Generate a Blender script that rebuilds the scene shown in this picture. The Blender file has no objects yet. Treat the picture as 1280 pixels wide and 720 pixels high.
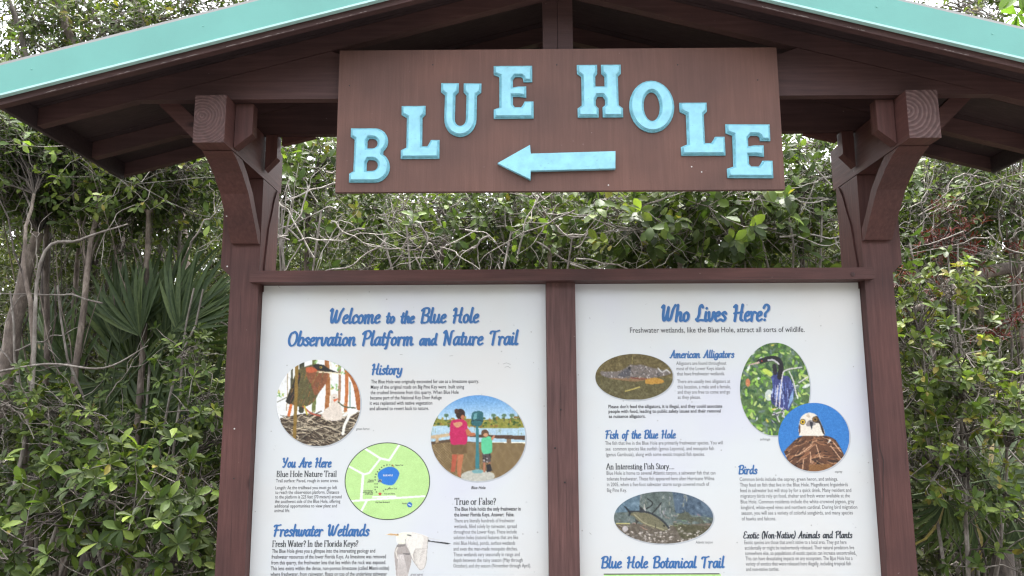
import bpy, bmesh, math, random
import numpy as np
from mathutils import Vector, Matrix, Euler
random.seed(7); rng = np.random.default_rng(11)
S = bpy.context.scene
COL = S.collection
# ------------------------------------------------------------------ camera
CAM = np.array([-0.1856, -3.1902, 1.6]); PITCH, ROLL, YAW, FPX = 0.1565, -0.0045, -0.0064, 960.0
cp, sp, cy, sy = math.cos(PITCH), math.sin(PITCH), math.cos(YAW), math.sin(YAW)
FW = np.array([sy*cp, cy*cp, sp]); R0 = np.array([cy, -sy, 0.0]); U0 = np.cross(R0, FW)
RT = math.cos(ROLL)*R0 + math.sin(ROLL)*U0; UP = -math.sin(ROLL)*R0 + math.cos(ROLL)*U0
cd = bpy.data.cameras.new('camera'); cam = bpy.data.objects.new('camera', cd); COL.objects.link(cam)
cd.sensor_width = 36.0; cd.lens = 36.0*FPX/1280.0; cd.clip_start = 0.05; cd.clip_end = 500
cam.matrix_world = Matrix(((RT[0], UP[0], -FW[0], CAM[0]), (RT[1], UP[1], -FW[1], CAM[1]), (RT[2], UP[2], -FW[2], CAM[2]), (0, 0, 0, 1)))
S.camera = cam
def at(px, py, Y):
    """survey: the point of the plane y=Y that was measured at photo position px,py"""
    d = FW + RT*(px-640)/FPX - UP*(py-360)/FPX
    return CAM + d*((Y-CAM[1])/d[1])
# ------------------------------------------------------------------ sky and sun (bright overcast)
SUN_EL, SUN_AZ = 74.0, 8.0
w = bpy.data.worlds.new('World'); S.world = w; w.use_nodes = True
nt = w.node_tree; nt.nodes.clear()
sky = nt.nodes.new('ShaderNodeTexSky'); sky.sky_type = 'NISHITA'; sky.sun_disc = False
sky.sun_elevation = math.radians(SUN_EL); sky.sun_rotation = math.radians(SUN_AZ)
sky.air_density = 1.0; sky.dust_density = 6.0; sky.ozone_density = 1.0
hsv = nt.nodes.new('ShaderNodeHueSaturation'); hsv.inputs['Saturation'].default_value = 0.24; hsv.inputs['Value'].default_value = 1.0
bg = nt.nodes.new('ShaderNodeBackground'); bg.inputs['Strength'].default_value = 0.15
out = nt.nodes.new('ShaderNodeOutputWorld')
nt.links.new(sky.outputs[0], hsv.inputs['Color']); nt.links.new(hsv.outputs[0], bg.inputs['Color']); nt.links.new(bg.outputs[0], out.inputs[0])
sd = bpy.data.lights.new('sun', 'SUN'); sd.energy = 0.9; sd.angle = math.radians(24); sd.color = (1.0, 0.965, 0.91)
sun = bpy.data.objects.new('sun', sd); COL.objects.link(sun)
el, az = math.radians(SUN_EL), math.radians(SUN_AZ)
sdir = Vector((math.sin(az)*math.cos(el), math.cos(az)*math.cos(el), math.sin(el)))
sun.rotation_euler = sdir.to_track_quat('Z', 'Y').to_euler()
S.view_settings.view_transform = 'Standard'; S.view_settings.look = 'None'; S.view_settings.gamma = 1
S.view_settings.use_curve_mapping = False; S.view_settings.exposure = 2.88
if hasattr(S, 'cycles'): S.cycles.filter_width = 1.3; S.cycles.use_adaptive_sampling = False; S.cycles.denoising_prefilter = 'ACCURATE'
# ------------------------------------------------------------------ helpers
def link(o, parent=None):
    COL.objects.link(o)
    if parent is not None: o.parent = parent
    return o
def tag(o, label=None, cat=None, group=None, kind=None):
    if label: o['label'] = label
    if cat: o['category'] = cat
    if group: o['group'] = group
    if kind: o['kind'] = kind
    return o
def empty(name, loc=(0, 0, 0)):
    o = bpy.data.objects.new(name, None); o.empty_display_size = .1; o.location = loc; return link(o)
def mesh_obj(name, me, mats, parent=None, world=True):
    o = bpy.data.objects.new(name, me)
    for m in (mats if isinstance(mats, (list, tuple)) else [mats]):
        if m and m.name not in [k.name for k in me.materials if k]: me.materials.append(m)
    link(o, parent)
    return o
def fast_mesh(name, verts, quads=None, tris=None, smooth=False, attrs=None, colors=None):
    verts = np.asarray(verts, dtype=np.float32).reshape(-1, 3)
    q = np.asarray(quads if quads is not None and len(quads) else np.zeros((0, 4)), dtype=np.int32).reshape(-1, 4)
    t = np.asarray(tris if tris is not None and len(tris) else np.zeros((0, 3)), dtype=np.int32).reshape(-1, 3)
    me = bpy.data.meshes.new(name)
    me.vertices.add(len(verts)); me.vertices.foreach_set('co', verts.ravel())
    nl = len(q)*4+len(t)*3; me.loops.add(nl)
    me.loops.foreach_set('vertex_index', np.concatenate([q.ravel(), t.ravel()]).astype(np.int32))
    me.polygons.add(len(q)+len(t))
    ls = np.concatenate([np.arange(len(q))*4, len(q)*4+np.arange(len(t))*3]).astype(np.int32)
    me.polygons.foreach_set('loop_start', ls)
    me.update(calc_edges=True)
    if smooth: me.polygons.foreach_set('use_smooth', np.ones(len(q)+len(t), dtype=bool))
    for k, v in (attrs or {}).items():
        a = me.attributes.new(k, 'FLOAT', 'POINT'); a.data.foreach_set('value', np.asarray(v, dtype=np.float32))
    if colors is not None:
        a = me.attributes.new('print', 'FLOAT_COLOR', 'POINT'); a.data.foreach_set('color', np.asarray(colors, dtype=np.float32).ravel())
    return me
# ------------------------------------------------------------------ materials
def new_mat(name):
    m = bpy.data.materials.new(name); m.use_nodes = True; n = m.node_tree
    b = n.nodes['Principled BSDF']; return m, n, b
def nd(n, t, **kw):
    x = n.nodes.new(t)
    for k, v in kw.items():
        if k in x.inputs: x.inputs[k].default_value = v
        else: setattr(x, k, v)
    return x
def ramp(n, fac, stops, interp='LINEAR'):
    r = n.nodes.new('ShaderNodeValToRGB'); r.color_ramp.interpolation = interp
    e = r.color_ramp.elements
    while len(e) < len(stops): e.new(0.5)
    for k, (p, c) in enumerate(stops): e[k].position = p; e[k].color = (*c, 1) if len(c) == 3 else c
    n.links.new(fac, r.inputs['Fac']); return r
def mixc(n, fac, a, b, mode='MIX'):
    m = n.nodes.new('ShaderNodeMix'); m.data_type = 'RGBA'; m.blend_type = mode
    if isinstance(fac, float): m.inputs[0].default_value = fac
    else: n.links.new(fac, m.inputs[0])
    for s, v in ((6, a), (7, b)):
        if isinstance(v, tuple): m.inputs[s].default_value = (*v, 1)
        else: n.links.new(v, m.inputs[s])
    return m.outputs[2]
def paint_wood(name, col, axis, worn=0.3, rough=0.62, streak=0.25):
    """brown stained timber: grain stretched along axis (0,1,2)"""
    m, n, b = new_mat(name)
    tc = nd(n, 'ShaderNodeTexCoord'); mp = nd(n, 'ShaderNodeMapping')
    sc = [26.0, 26.0, 26.0]; sc[axis] = 1.3; mp.inputs['Scale'].default_value = sc
    n.links.new(tc.outputs['Object'], mp.inputs['Vector'])
    g = nd(n, 'ShaderNodeTexNoise', Scale=3.0, Detail=6.0, Roughness=0.65); n.links.new(mp.outputs[0], g.inputs['Vector'])
    big = nd(n, 'ShaderNodeTexNoise', Scale=3.1, Detail=3.0); n.links.new(tc.outputs['Object'], big.inputs['Vector'])
    fine = nd(n, 'ShaderNodeTexNoise', Scale=170.0, Detail=2.0); n.links.new(tc.outputs['Object'], fine.inputs['Vector'])
    lo = tuple(c*(1-streak) for c in col); hi = tuple(min(1, c*(1+streak)+.004) for c in col)
    c1 = ramp(n, g.outputs['Fac'], [(0.3, lo), (0.52, col), (0.75, hi)])
    c2 = ramp(n, big.outputs['Fac'], [(0.3, (.74, .76, .80)), (0.7, (1.20, 1.15, 1.12))])
    c = mixc(n, 1.0, c1.outputs[0], c2.outputs[0], 'MULTIPLY')
    vk = nd(n, 'ShaderNodeTexVoronoi', Scale=4.3); mk = nd(n, 'ShaderNodeMapping'); s3 = [1.0, 1.0, 1.0]; s3[axis] = .45; mk.inputs['Scale'].default_value = s3
    n.links.new(tc.outputs['Object'], mk.inputs['Vector']); n.links.new(mk.outputs[0], vk.inputs['Vector'])
    kr = ramp(n, vk.outputs['Distance'], [(0.03, (.42, .40, .40)), (0.05, (.72, .70, .70)), (0.075, (1, 1, 1))]); c = mixc(n, 1.0, c, kr.outputs[0], 'MULTIPLY')
    # worn specks and grey scuffs
    sp_ = nd(n, 'ShaderNodeTexNoise', Scale=55.0, Detail=1.0); n.links.new(tc.outputs['Object'], sp_.inputs['Vector'])
    spr = ramp(n, sp_.outputs['Fac'], [(0.78, (0, 0, 0)), (0.82, (worn, worn, worn))])
    c = mixc(n, spr.outputs[0], c, (0.33, 0.27, 0.25))
    n.links.new(c, b.inputs['Base Color'])
    b.inputs['Roughness'].default_value = rough; b.inputs['Specular IOR Level'].default_value = 0.35
    ad = nd(n, 'ShaderNodeMath', operation='ADD'); n.links.new(g.outputs['Fac'], ad.inputs[0])
    ml = nd(n, 'ShaderNodeMath', operation='MULTIPLY'); ml.inputs[1].default_value = 0.25
    n.links.new(fine.outputs['Fac'], ml.inputs[0]); n.links.new(ml.outputs[0], ad.inputs[1])
    bp = nd(n, 'ShaderNodeBump', Strength=0.35, Distance=0.0035); n.links.new(ad.outputs[0], bp.inputs['Height']); n.links.new(bp.outputs[0], b.inputs['Normal'])
    return m
BROWN = (0.088, 0.0375, 0.033)
WX, WY, WZ = [paint_wood('brown_timber_'+s, BROWN, a) for s, a in (('across', 0), ('deep', 1), ('upright', 2))]
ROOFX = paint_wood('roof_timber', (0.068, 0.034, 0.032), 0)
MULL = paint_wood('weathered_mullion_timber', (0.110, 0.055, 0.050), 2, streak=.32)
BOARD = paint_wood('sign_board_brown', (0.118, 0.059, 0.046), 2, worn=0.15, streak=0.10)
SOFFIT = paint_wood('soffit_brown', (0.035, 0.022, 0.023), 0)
def end_grain(name, cx, cz, scale=21.0, hi=(0.150, 0.092, 0.086)):
    m, n, b = new_mat(name)
    tc = nd(n, 'ShaderNodeTexCoord'); mp = nd(n, 'ShaderNodeMapping'); mp.inputs['Location'].default_value = (-cx, 0, -cz)
    n.links.new(tc.outputs['Object'], mp.inputs['Vector'])
    sx = nd(n, 'ShaderNodeSeparateXYZ'); n.links.new(mp.outputs[0], sx.inputs[0])
    cb = nd(n, 'ShaderNodeCombineXYZ'); n.links.new(sx.outputs[0], cb.inputs[0]); n.links.new(sx.outputs[2], cb.inputs[1])
    wv = nd(n, 'ShaderNodeTexWave', wave_type='RINGS', rings_direction='Z', Scale=scale, Distortion=2.6, Detail=3.0)
    wv.inputs['Detail Scale'].default_value = .8
    n.links.new(cb.outputs[0], wv.inputs['Vector'])
    r = ramp(n, wv.outputs['Fac'], [(0.35, (0.085, 0.043, 0.040)), (0.95, hi)])
    ns = nd(n, 'ShaderNodeTexNoise', Scale=45.0, Detail=4.0); n.links.new(cb.outputs[0], ns.inputs['Vector'])
    r2 = ramp(n, ns.outputs['Fac'], [(0.3, (.7, .7, .7)), (.7, (1.15, 1.15, 1.15))])
    n.links.new(mixc(n, 1.0, r.outputs[0], r2.outputs[0], 'MULTIPLY'), b.inputs['Base Color'])
    b.inputs['Roughness'].default_value = .75
    bp = nd(n, 'ShaderNodeBump', Strength=0.8, Distance=0.003); n.links.new(wv.outputs['Fac'], bp.inputs['Height']); n.links.new(bp.outputs[0], b.inputs['Normal'])
    return m
def paint(name, col, rough=0.45, var=0.12, dirt=0.0, scale=6.0, bump=0.1, metal=0.0):
    m, n, b = new_mat(name)
    tc = nd(n, 'ShaderNodeTexCoord')
    a = nd(n, 'ShaderNodeTexNoise', Scale=scale, Detail=6.0, Roughness=.6); n.links.new(tc.outputs['Object'], a.inputs['Vector'])
    lo = tuple(c*(1-var) for c in col); hi = tuple(min(1, c*(1+var)) for c in col)
    c = ramp(n, a.outputs['Fac'], [(0.3, lo), (0.7, hi)]).outputs[0]
    if dirt:
        d = nd(n, 'ShaderNodeTexNoise', Scale=90.0, Detail=3.0, Roughness=.7); n.links.new(tc.outputs['Object'], d.inputs['Vector'])
        dr = ramp(n, d.outputs['Fac'], [(0.60, (0, 0, 0)), (0.78, (dirt,)*3)])
        c = mixc(n, dr.outputs[0], c, (0.12, 0.17, 0.18))
    n.links.new(c, b.inputs['Base Color']); b.inputs['Roughness'].default_value = rough; b.inputs['Metallic'].default_value = metal
    f_ = nd(n, 'ShaderNodeTexNoise', Scale=220.0, Detail=2.0); n.links.new(tc.outputs['Object'], f_.inputs['Vector'])
    bp = nd(n, 'ShaderNodeBump', Strength=bump, Distance=0.002); n.links.new(f_.outputs['Fac'], bp.inputs['Height']); n.links.new(bp.outputs[0], b.inputs['Normal'])
    return m
TEAL = paint('teal_painted_metal', (0.112, 0.335, 0.290), rough=.38, var=.09, scale=2.5, dirt=.10)
LETTER = paint('light_blue_letter_paint', (0.245, 0.55, 0.66), rough=.5, var=.12, dirt=.5, scale=25)
GRIME = paint('letter_edge_grime', (0.17, 0.43, 0.52), rough=.6, var=.25, dirt=.7, scale=40)
LIP = paint('fascia_hem_painted_sheen', (0.38, 0.62, 0.58), rough=.3, var=.08)  # reflected light along the fascia hem, painted in as a paler teal
EDGE = paint('galvanised_edge', (0.30, 0.29, 0.28), rough=.5, metal=.3)
STEEL = paint('screw_steel', (0.55, 0.52, 0.50), rough=.35, metal=.6)
def panel_mat():
    m, n, b = new_mat('printed_panel_face')
    tc = nd(n, 'ShaderNodeTexCoord')
    a = nd(n, 'ShaderNodeTexNoise', Scale=1.6, Detail=3.0); n.links.new(tc.outputs['Object'], a.inputs['Vector'])
    c = ramp(n, a.outputs['Fac'], [(0.35, (0.645, 0.64, 0.62)), (0.5, (0.64, 0.66, 0.66)), (0.66, (0.62, 0.63, 0.68))]).outputs[0]
    d = nd(n, 'ShaderNodeTexNoise', Scale=70.0, Detail=2.0, Roughness=.6); n.links.new(tc.outputs['Object'], d.inputs['Vector'])
    dr = ramp(n, d.outputs['Fac'], [(0.73, (0, 0, 0)), (0.80, (.35,)*3)])
    c = mixc(n, dr.outputs[0], c, (0.25, 0.25, 0.24))
    v = nd(n, 'ShaderNodeTexVoronoi', Scale=16.0); n.links.new(tc.outputs['Object'], v.inputs['Vector'])
    vr = ramp(n, v.outputs['Distance'], [(0.035, (.6,)*3), (0.06, (0, 0, 0))])
    c = mixc(n, vr.outputs[0], c, (0.30, 0.29, 0.27))
    n.links.new(c, b.inputs['Base Color']); b.inputs['Roughness'].default_value = .42; b.inputs['Specular IOR Level'].default_value = .4
    return m
PANEL = panel_mat()
def flat(name, col, rough=.45):
    m, n, b = new_mat(name); b.inputs['Base Color'].default_value = (*col, 1); b.inputs['Roughness'].default_value = rough
    tc = nd(n, 'ShaderNodeTexCoord'); a = nd(n, 'ShaderNodeTexNoise', Scale=60.0); n.links.new(tc.outputs['Object'], a.inputs['Vector'])
    r = ramp(n, a.outputs['Fac'], [(.3, tuple(c*.92 for c in col)), (.7, tuple(min(1, c*1.08) for c in col))]); n.links.new(r.outputs[0], b.inputs['Base Color'])
    return m
INK_BLUE = flat('blue_ink', (0.030, 0.135, 0.35)); INK_DARK = flat('dark_ink', (0.045, 0.045, 0.05)); INK_GREY = flat('grey_ink', (0.13, 0.13, 0.135))
INK_HALO = flat('pale_ink_shadow', (0.42, 0.45, 0.51)); INK_BLACK = flat('heading_ink', (0.03, 0.035, 0.04)); INK_FAINT = flat('faint_ink_ring', (0.46, 0.48, 0.50))
def print_mat():
    m, n, b = new_mat('printed_picture'); a = nd(n, 'ShaderNodeAttribute', attribute_name='print')
    n.links.new(a.outputs['Color'], b.inputs['Base Color']); b.inputs['Roughness'].default_value = .42; return m
PRINT = print_mat()
# ------------------------------------------------------------------ kiosk structure
kiosk = empty('trail_kiosk', (0, 0, 0))
tag(kiosk, 'brown timber trailhead kiosk with teal gable roof, hanging BLUE HOLE sign and two printed panels', 'kiosk')
def finish(bm, name, mats, parent, bevel=.003, smooth=False):
    if bevel:
        es = [e for e in bm.edges if e.is_manifold and e.calc_face_angle(0) > .5]
        bmesh.ops.bevel(bm, geom=es, offset=bevel, segments=1, affect='EDGES', clamp_overlap=True)
    bmesh.ops.recalc_face_normals(bm, faces=bm.faces)
    me = bpy.data.meshes.new(name); bm.to_mesh(me); bm.free()
    return mesh_obj(name, me, mats, parent)
def prism(name, pts, lo, hi, axis, mat, parent, bevel=.003):
    """extrude a 2D outline along axis: axis 1 -> pts are (x,z); axis 0 -> pts are (y,z)"""
    bm = bmesh.new(); A, B = [], []
    for p in pts:
        if axis == 1: A.append(bm.verts.new((p[0], lo, p[1]))); B.append(bm.verts.new((p[0], hi, p[1])))
        elif axis == 0: A.append(bm.verts.new((lo, p[0], p[1]))); B.append(bm.verts.new((hi, p[0], p[1])))
        else: A.append(bm.verts.new((p[0], p[1], lo))); B.append(bm.verts.new((p[0], p[1], hi)))
    bm.faces.new(A); bm.faces.new(B[::-1]); k = len(A)
    for i in range(k): bm.faces.new((A[i], B[i], B[(i+1) % k], A[(i+1) % k]))
    return finish(bm, name, mat, parent, bevel)
def box(name, x0, x1, y0, y1, z0, z1, mat, parent, bevel=.003):
    return prism(name, [(x0, z0), (x1, z0), (x1, z1), (x0, z1)], y0, y1, 1, mat, parent, bevel)
def screw(x, y, z, r, parent, name='screw', ny=-1, mat=None):
    bm = bmesh.new(); bmesh.ops.create_uvsphere(bm, u_segments=10, v_segments=6, radius=r)
    for v in bm.verts: v.co.y *= .4; v.co += Vector((x, y, z))
    return finish(bm, name, mat or STEEL, parent, 0)
SL = .265
posts = []
for s in (-1, 1):
    a, b_ = sorted((s*1.275, s*1.395))
    post = box('post', a, b_, 0, .14, -.1, 2.585, WZ, kiosk, .004); posts.append(post)
    box('backing_plank', a+.002, b_-.002, .142, .215, 0.0, 2.585, WZ, post)
    # inner side plank cut on a curve
    xs = sorted((s*1.275, s*1.267))
    cur = [(.044, 2.10), (.05, 2.21), (.082, 2.388), (.115, 2.46), (.141, 2.53), (.177, 2.583), (.2, 2.583), (.2, 2.10)]
    prism('side_plank', cur, xs[0]+.001, xs[1]-.001, 0, WZ, post, .001)
    o0, o1 = sorted((s*1.397, s*1.447))
    pts = [(s*1.397, 2.155), (s*1.447, 2.205), (s*1.447, 2.62), (s*1.397, 2.62)]
    prism('outer_plank', pts, .02, .115, 1, WZ, post)
    beam = box('roof_beam', a+.001, b_-.001, -.45, .25, 2.589, 2.776, WY, kiosk, .004)
    ex = at(*((252, 145) if s < 0 else (1134, 139)), -.45)
    EG = end_grain('end_grain_'+('a' if s < 0 else 'b'), ex[0], ex[2], *((26.0, (.112, .062, .057)) if s < 0 else (19.0, (.140, .084, .078))))
    me = beam.data; me.materials.append(EG)
    for p in me.polygons:
        if p.normal.y < -.98 and p.center.y < -.44 and p.area > .01: p.material_index = 1
    fr = [(-.365, 2.586), (-.31, 2.568), (-.25, 2.535), (-.165, 2.473), (-.095, 2.39), (-.055, 2.34), (-.022, 2.297), (-.003, 2.297)]
    bk = [(-.003, 2.345), (-.05, 2.40), (-.114, 2.485), (-.19, 2.548), (-.25, 2.586)]
    br = prism('knee_brace', fr+bk, a+.002, b_-.002, 0, WZ, kiosk, .002)
    # hanger boards on the inner side of the beam (front and middle truss)
    for (hy, zl, x0, x1) in ((-.36, 2.60, 1.205, 1.273), (-.02, 2.62, 1.215, 1.266)):
        xi, xo = s*x0, s*x1
        prism('hanger_board', [(xo, zl), (xi, zl+.055), (xi, 2.776), (xo, 2.776)], hy, hy+.05, 1, WZ, beam)
    # outer strut from beam side up to the rafter
    prism('strut', [(s*1.396, 2.60), (s*1.396, 2.685), (s*1.515, 2.80), (s*1.60, 2.80), (s*1.575, 2.775)], -.335, -.285, 1, WX, kiosk)
    # small gusset under the middle tie
    prism('gusset', [(s*1.205, 2.74), (s*1.06, 2.776), (s*1.205, 2.776)], .005, .035, 1, WX, kiosk, .001)
# screws and bolt holes
for (px, py) in ((293, 536), (294, 277), (284, 333)): p = at(px, py, -.002); screw(p[0], -.002 if py > 310 else -.1, p[2], .0035, posts[0])
HOLE = flat('bolt_hole_dark', (.012, .009, .009))
p = at(292.5, 598, 0); screw(p[0], -.001, p[2], .003, posts[0], 'nail_hole', mat=HOLE)
# roof
def gable(name, z0, z1, y0, y1, xe, mat, parent, bevel=.002, xi=0.0, side=(-1, 1)):
    r = []
    for s in side:
        pts = [(s*xi, z0-SL*xi), (s*xe, z0-SL*xe), (s*xe, z1-SL*xe), (s*xi, z1-SL*xi)]
        r.append(prism(name, pts, y0, y1, 1, mat, parent, bevel))
    return r
roof = empty('roof', (0, 0, 0)); roof.parent = kiosk
# sheathing boards running along the slope, side by side in depth
ys = np.linspace(-.598, .30, 6)
for i in range(5):
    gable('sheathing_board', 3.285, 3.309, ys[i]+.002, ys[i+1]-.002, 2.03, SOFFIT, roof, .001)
gable('metal_roof_sheet', 3.312, 3.345, -.635, .34, 2.07, TEAL, roof, .001)
gable('drip_edge', 3.347, 3.358, -.632, -.60, 2.075, EDGE, roof, .001)
gable('teal_fascia', 3.232, 3.3455, -.625, -.6365, 2.055, TEAL, roof, .0015)
gable('teal_fascia', 3.285, 3.3455, .341, .352, 2.055, TEAL, roof, .0015)
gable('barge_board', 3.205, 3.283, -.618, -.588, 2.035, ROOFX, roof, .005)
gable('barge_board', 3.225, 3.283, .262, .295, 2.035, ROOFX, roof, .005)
# hem of the teal fascia: thin lip at its lower edge
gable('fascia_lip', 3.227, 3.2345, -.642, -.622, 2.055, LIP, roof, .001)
for s in (-1, 1):
    x0, x1 = sorted((s*2.018, s*2.034)); z = 3.195-SL*2.026
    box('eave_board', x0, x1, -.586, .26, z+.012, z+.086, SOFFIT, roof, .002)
for y0 in (-.40, -.02):
    gable('rafter', 3.214, 3.2835, y0, y0+.04, 2.016, ROOFX, roof, .003)
    # tie beam: sits between beam tops and rafters
    e = (3.214-2.779)/SL
    pts = [(-e+.004, 2.779), (e-.004, 2.779), (.9, 3.211-SL*.9), (.84, 2.95), (-.84, 2.95), (-.9, 3.211-SL*.9)]
    prism('tie_beam', pts, y0+.001, y0+.039, 1, ROOFX, roof, .003)
    for a_, b2 in ((-.078, -.021), (-.019, .040)):
        box('king_post', a_, b2, y0+.0415, y0+.075, 2.78, 3.28, ROOFX, roof, .003)
# top rail, mullion, panels
box('top_rail', -1.30, 1.30, -.04, .088, 2.128, 2.176, WX, kiosk, .004)
kp = at(1066, 343, -.041); screw(kp[0], -.040, kp[2], .010, kiosk, 'knot', mat=paint_wood('knot_wood', (.06, .03, .028), 1))
box('mullion', -.062, .060, .012, .084, .55, 2.127, MULL, kiosk, .003)
box('bottom_rail', -1.274, 1.274, -.01, .085, .50, .549, WX, kiosk, .004)
# nail heads / checks on mullion
for (px, py) in ((706, 603), (701, 512), (694, 560)):
    p = at(px, py, .01); screw(p[0], .0105, p[2], .004, kiosk, 'nail_hole', mat=HOLE)
YP = .05
pl = box('information_panel', -1.273, -.0635, YP, YP+.02, .55, 2.1265, PANEL, kiosk, .001)
pr = box('information_panel', .0615, 1.273, YP, YP+.02, .55, 2.1265, PANEL, kiosk, .001)
pl['label'] = 'white printed panel headed Welcome to the Blue Hole'; pr['label'] = 'white printed panel headed Who Lives Here?'
# ------------------------------------------------------------------ hanging sign board
YB = -.44
sb = box('sign_board', -.857, .8065, YB, YB+.022, 2.397, 2.955, BOARD, kiosk, .003)
def poly_curve(loops, extrude, bevel, offset=0.0):
    cu = bpy.data.curves.new('outline', 'CURVE'); cu.dimensions = '2D'; cu.fill_mode = 'BOTH'
    cu.extrude = extrude; cu.bevel_depth = bevel; cu.bevel_resolution = 1; cu.offset = offset
    for L in loops:
        sp_ = cu.splines.new('POLY'); sp_.points.add(len(L)-1)
        for k, (x, y) in enumerate(L): sp_.points[k].co = (x, y, 0, 1)
        sp_.use_cyclic_u = True
    ob = bpy.data.objects.new('tmp', cu); COL.objects.link(ob)
    dg = bpy.context.evaluated_depsgraph_get(); me = bpy.data.meshes.new_from_object(ob.evaluated_get(dg))
    bpy.data.objects.remove(ob); return me
def arc(cx, cy, rx, ry, a0, a1, n=12):
    return [(cx+rx*math.cos(math.radians(a0+(a1-a0)*i/n)), cy+ry*math.sin(math.radians(a0+(a1-a0)*i/n))) for i in range(n+1)]
def slab(ch):
    """outlines of slab letters, height 1"""
    c = .035
    if ch == 'L':
        return .76, [[(0, 0), (.76, 0), (.76, .34), (.60, .34), (.58, .30), (.53, .22), (.41, .22), (.41, .78), (.47, .84), (.47, 1), (0, 1), (0, .84), (.11, .78), (.11, .20), (0, .15)]]
    if ch == 'E':
        return .76, [[(0, 0), (.76, 0), (.76, .31), (.60, .31), (.57, .25), (.53, .20), (.40, .20), (.36, .25), (.36, .42), (.48, .42), (.62, .40), (.62, .60), (.48, .60), (.36, .58), (.36, .74), (.41, .80), (.53, .80), (.57, .77), (.58, .70), (.74, .70), (.74, 1), (0, 1), (0, .84), (.11, .80), (.11, .20), (0, .16)]]
    if ch == 'H':
        h = [(0, 0), (.38, 0), (.38, .16), (.36, .18), (.33, .22), (.33, .33), (.37, .40), (.47, .40), (.52, .33), (.52, .22), (.47, .18), (.47, .16), (.47, 0), (.84, 0), (.84, .16), (.76, .22), (.76, .78), (.82, .84), (.82, 1), (.46, 1), (.46, .84), (.52, .78), (.52, .58), (.33, .58), (.33, .78), (.37, .84), (.37, 1), (0, 1), (0, .84), (.08, .78), (.08, .22), (0, .16)]
        return .84, [h]
    if ch == 'U':
        p = [(0, 1), (0, .84), (.08, .78), (.08, .36)] + arc(.385, .33, .305, .33, 180, 360, 14)[1:] + [(.69, .78), (.77, .84), (.77, 1), (.44, 1), (.44, .84), (.50, .78), (.50, .34)] + arc(.385, .32, .115, .13, 0, -180, 10) + [(.27, .78), (.33, .84), (.33, 1)]
        return .77, [p]
    if ch == 'O':
        return .80, [arc(.40, .5, .40, .5, 0, 360, 32)[:-1], arc(.40, .5, .155, .29, 360, 0, 24)[:-1]]
    if ch == 'B':
        o = [(0, 0), (.50, 0)] + arc(.50, .275, .28, .275, -90, 62, 10)[1:] + [(.64, .53)] + arc(.47, .76, .26, .24, -48, 90, 9) + [(0, 1), (0, .85), (.08, .80), (.08, .20), (0, .15)]
        return .78, [o, [(.32, .20), (.32, .36), (.36, .42)] + arc(.44, .31, .12, .11, 90, -90, 8) + [(.36, .20)], [(.32, .62), (.32, .77), (.36, .82)] + arc(.43, .72, .11, .10, 90, -90, 8) + [(.36, .62)]]
def raised(name, loops, x0, z0, sx, sz, mat, parent, rot=0.0, lay=((0.0, .004, .0015, 0), (-.0042, .0085, .0015, 0), (-.0085, .0125, .0022, 0)), dep=.0):
    Ls = [[(x*sx, z*sz) for x, z in L] for L in loops]
    bm = bmesh.new()
    for (off, ext, bev, dz) in lay:
        me = poly_curve(Ls, ext, bev, off); b2 = bmesh.new(); b2.from_mesh(me)
        tmp = bpy.data.meshes.new('t')
        for f_i in b2.faces: f_i.material_index = 1 if (off > -.006 and len(lay) > 1) else 0
        for v in b2.verts: v.co.z += dz
        b2.to_mesh(tmp); b2.free(); bm.from_mesh(tmp); bpy.data.meshes.remove(tmp); bpy.data.meshes.remove(me)
    M = Matrix.Translation((x0, YB-.001, z0)) @ Matrix.Rotation(rot, 4, 'Y') @ Matrix.Rotation(math.pi/2, 4, 'X')
    bm.transform(M)
    me = bpy.data.meshes.new(name); bm.to_mesh(me); bm.free()
    for m_ in (mat, GRIME): me.materials.append(m_)
    return mesh_obj(name, me, mat, parent)
LET = [('B', 436.1, 487.2, 159.7, 226.9, .01), ('L', 501, 549.1, 131.8, 197.3, 0), ('U', 549.7, 599.8, 103, 169.4, .02), ('E', 617.6, 666, 81.7, 147, 0),
       ('H', 722.9, 777, 80.3, 145.5, 0), ('O', 788.4, 841.5, 100.2, 164.7, 0), ('L', 852.7, 903.8, 127.7, 193.3, 0), ('E', 910.5, 963, 154.6, 221.2, .01)]
for ch, xa, xb, yt, yb, rot in LET:
    w_, loops = slab(ch); a = at(xa, yb, YB-.012); c = at(xb, yt, YB-.012)
    o = raised('letter', loops, a[0], a[2], (c[0]-a[0])/w_, c[2]-a[2], LETTER, sb, rot)
    o['label'] = 'light blue raised slab letter ' + ch
q = {k: at(*v, YB-.012) for k, v in dict(tip=(623, 204.4), ht=(662, 182.5), hb=(662.7, 224.2), sr=(768.6, 190), sr2=(768.6, 210.8), sl=(663, 193), sl2=(663, 213.5)).items()}
arrow = [[(q[k][0], q[k][2]) for k in ('tip', 'hb', 'sl2', 'sr2', 'sr', 'sl', 'ht')]]
ar = raised('arrow', arrow, 0, 0, 1, 1, LETTER, sb, lay=((0.0, .016, .0015, 0),))
for px, py in ((541, 81), (437, 107), (696, 81), (847, 81), (864.5, 208.5), (877, 215), (947, 100), (760.5, 231.5)):
    p = at(px, py, YB); screw(p[0], YB-.0005, p[2], .0028, sb, 'nail_hole', mat=HOLE if py < 150 else STEEL)

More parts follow.
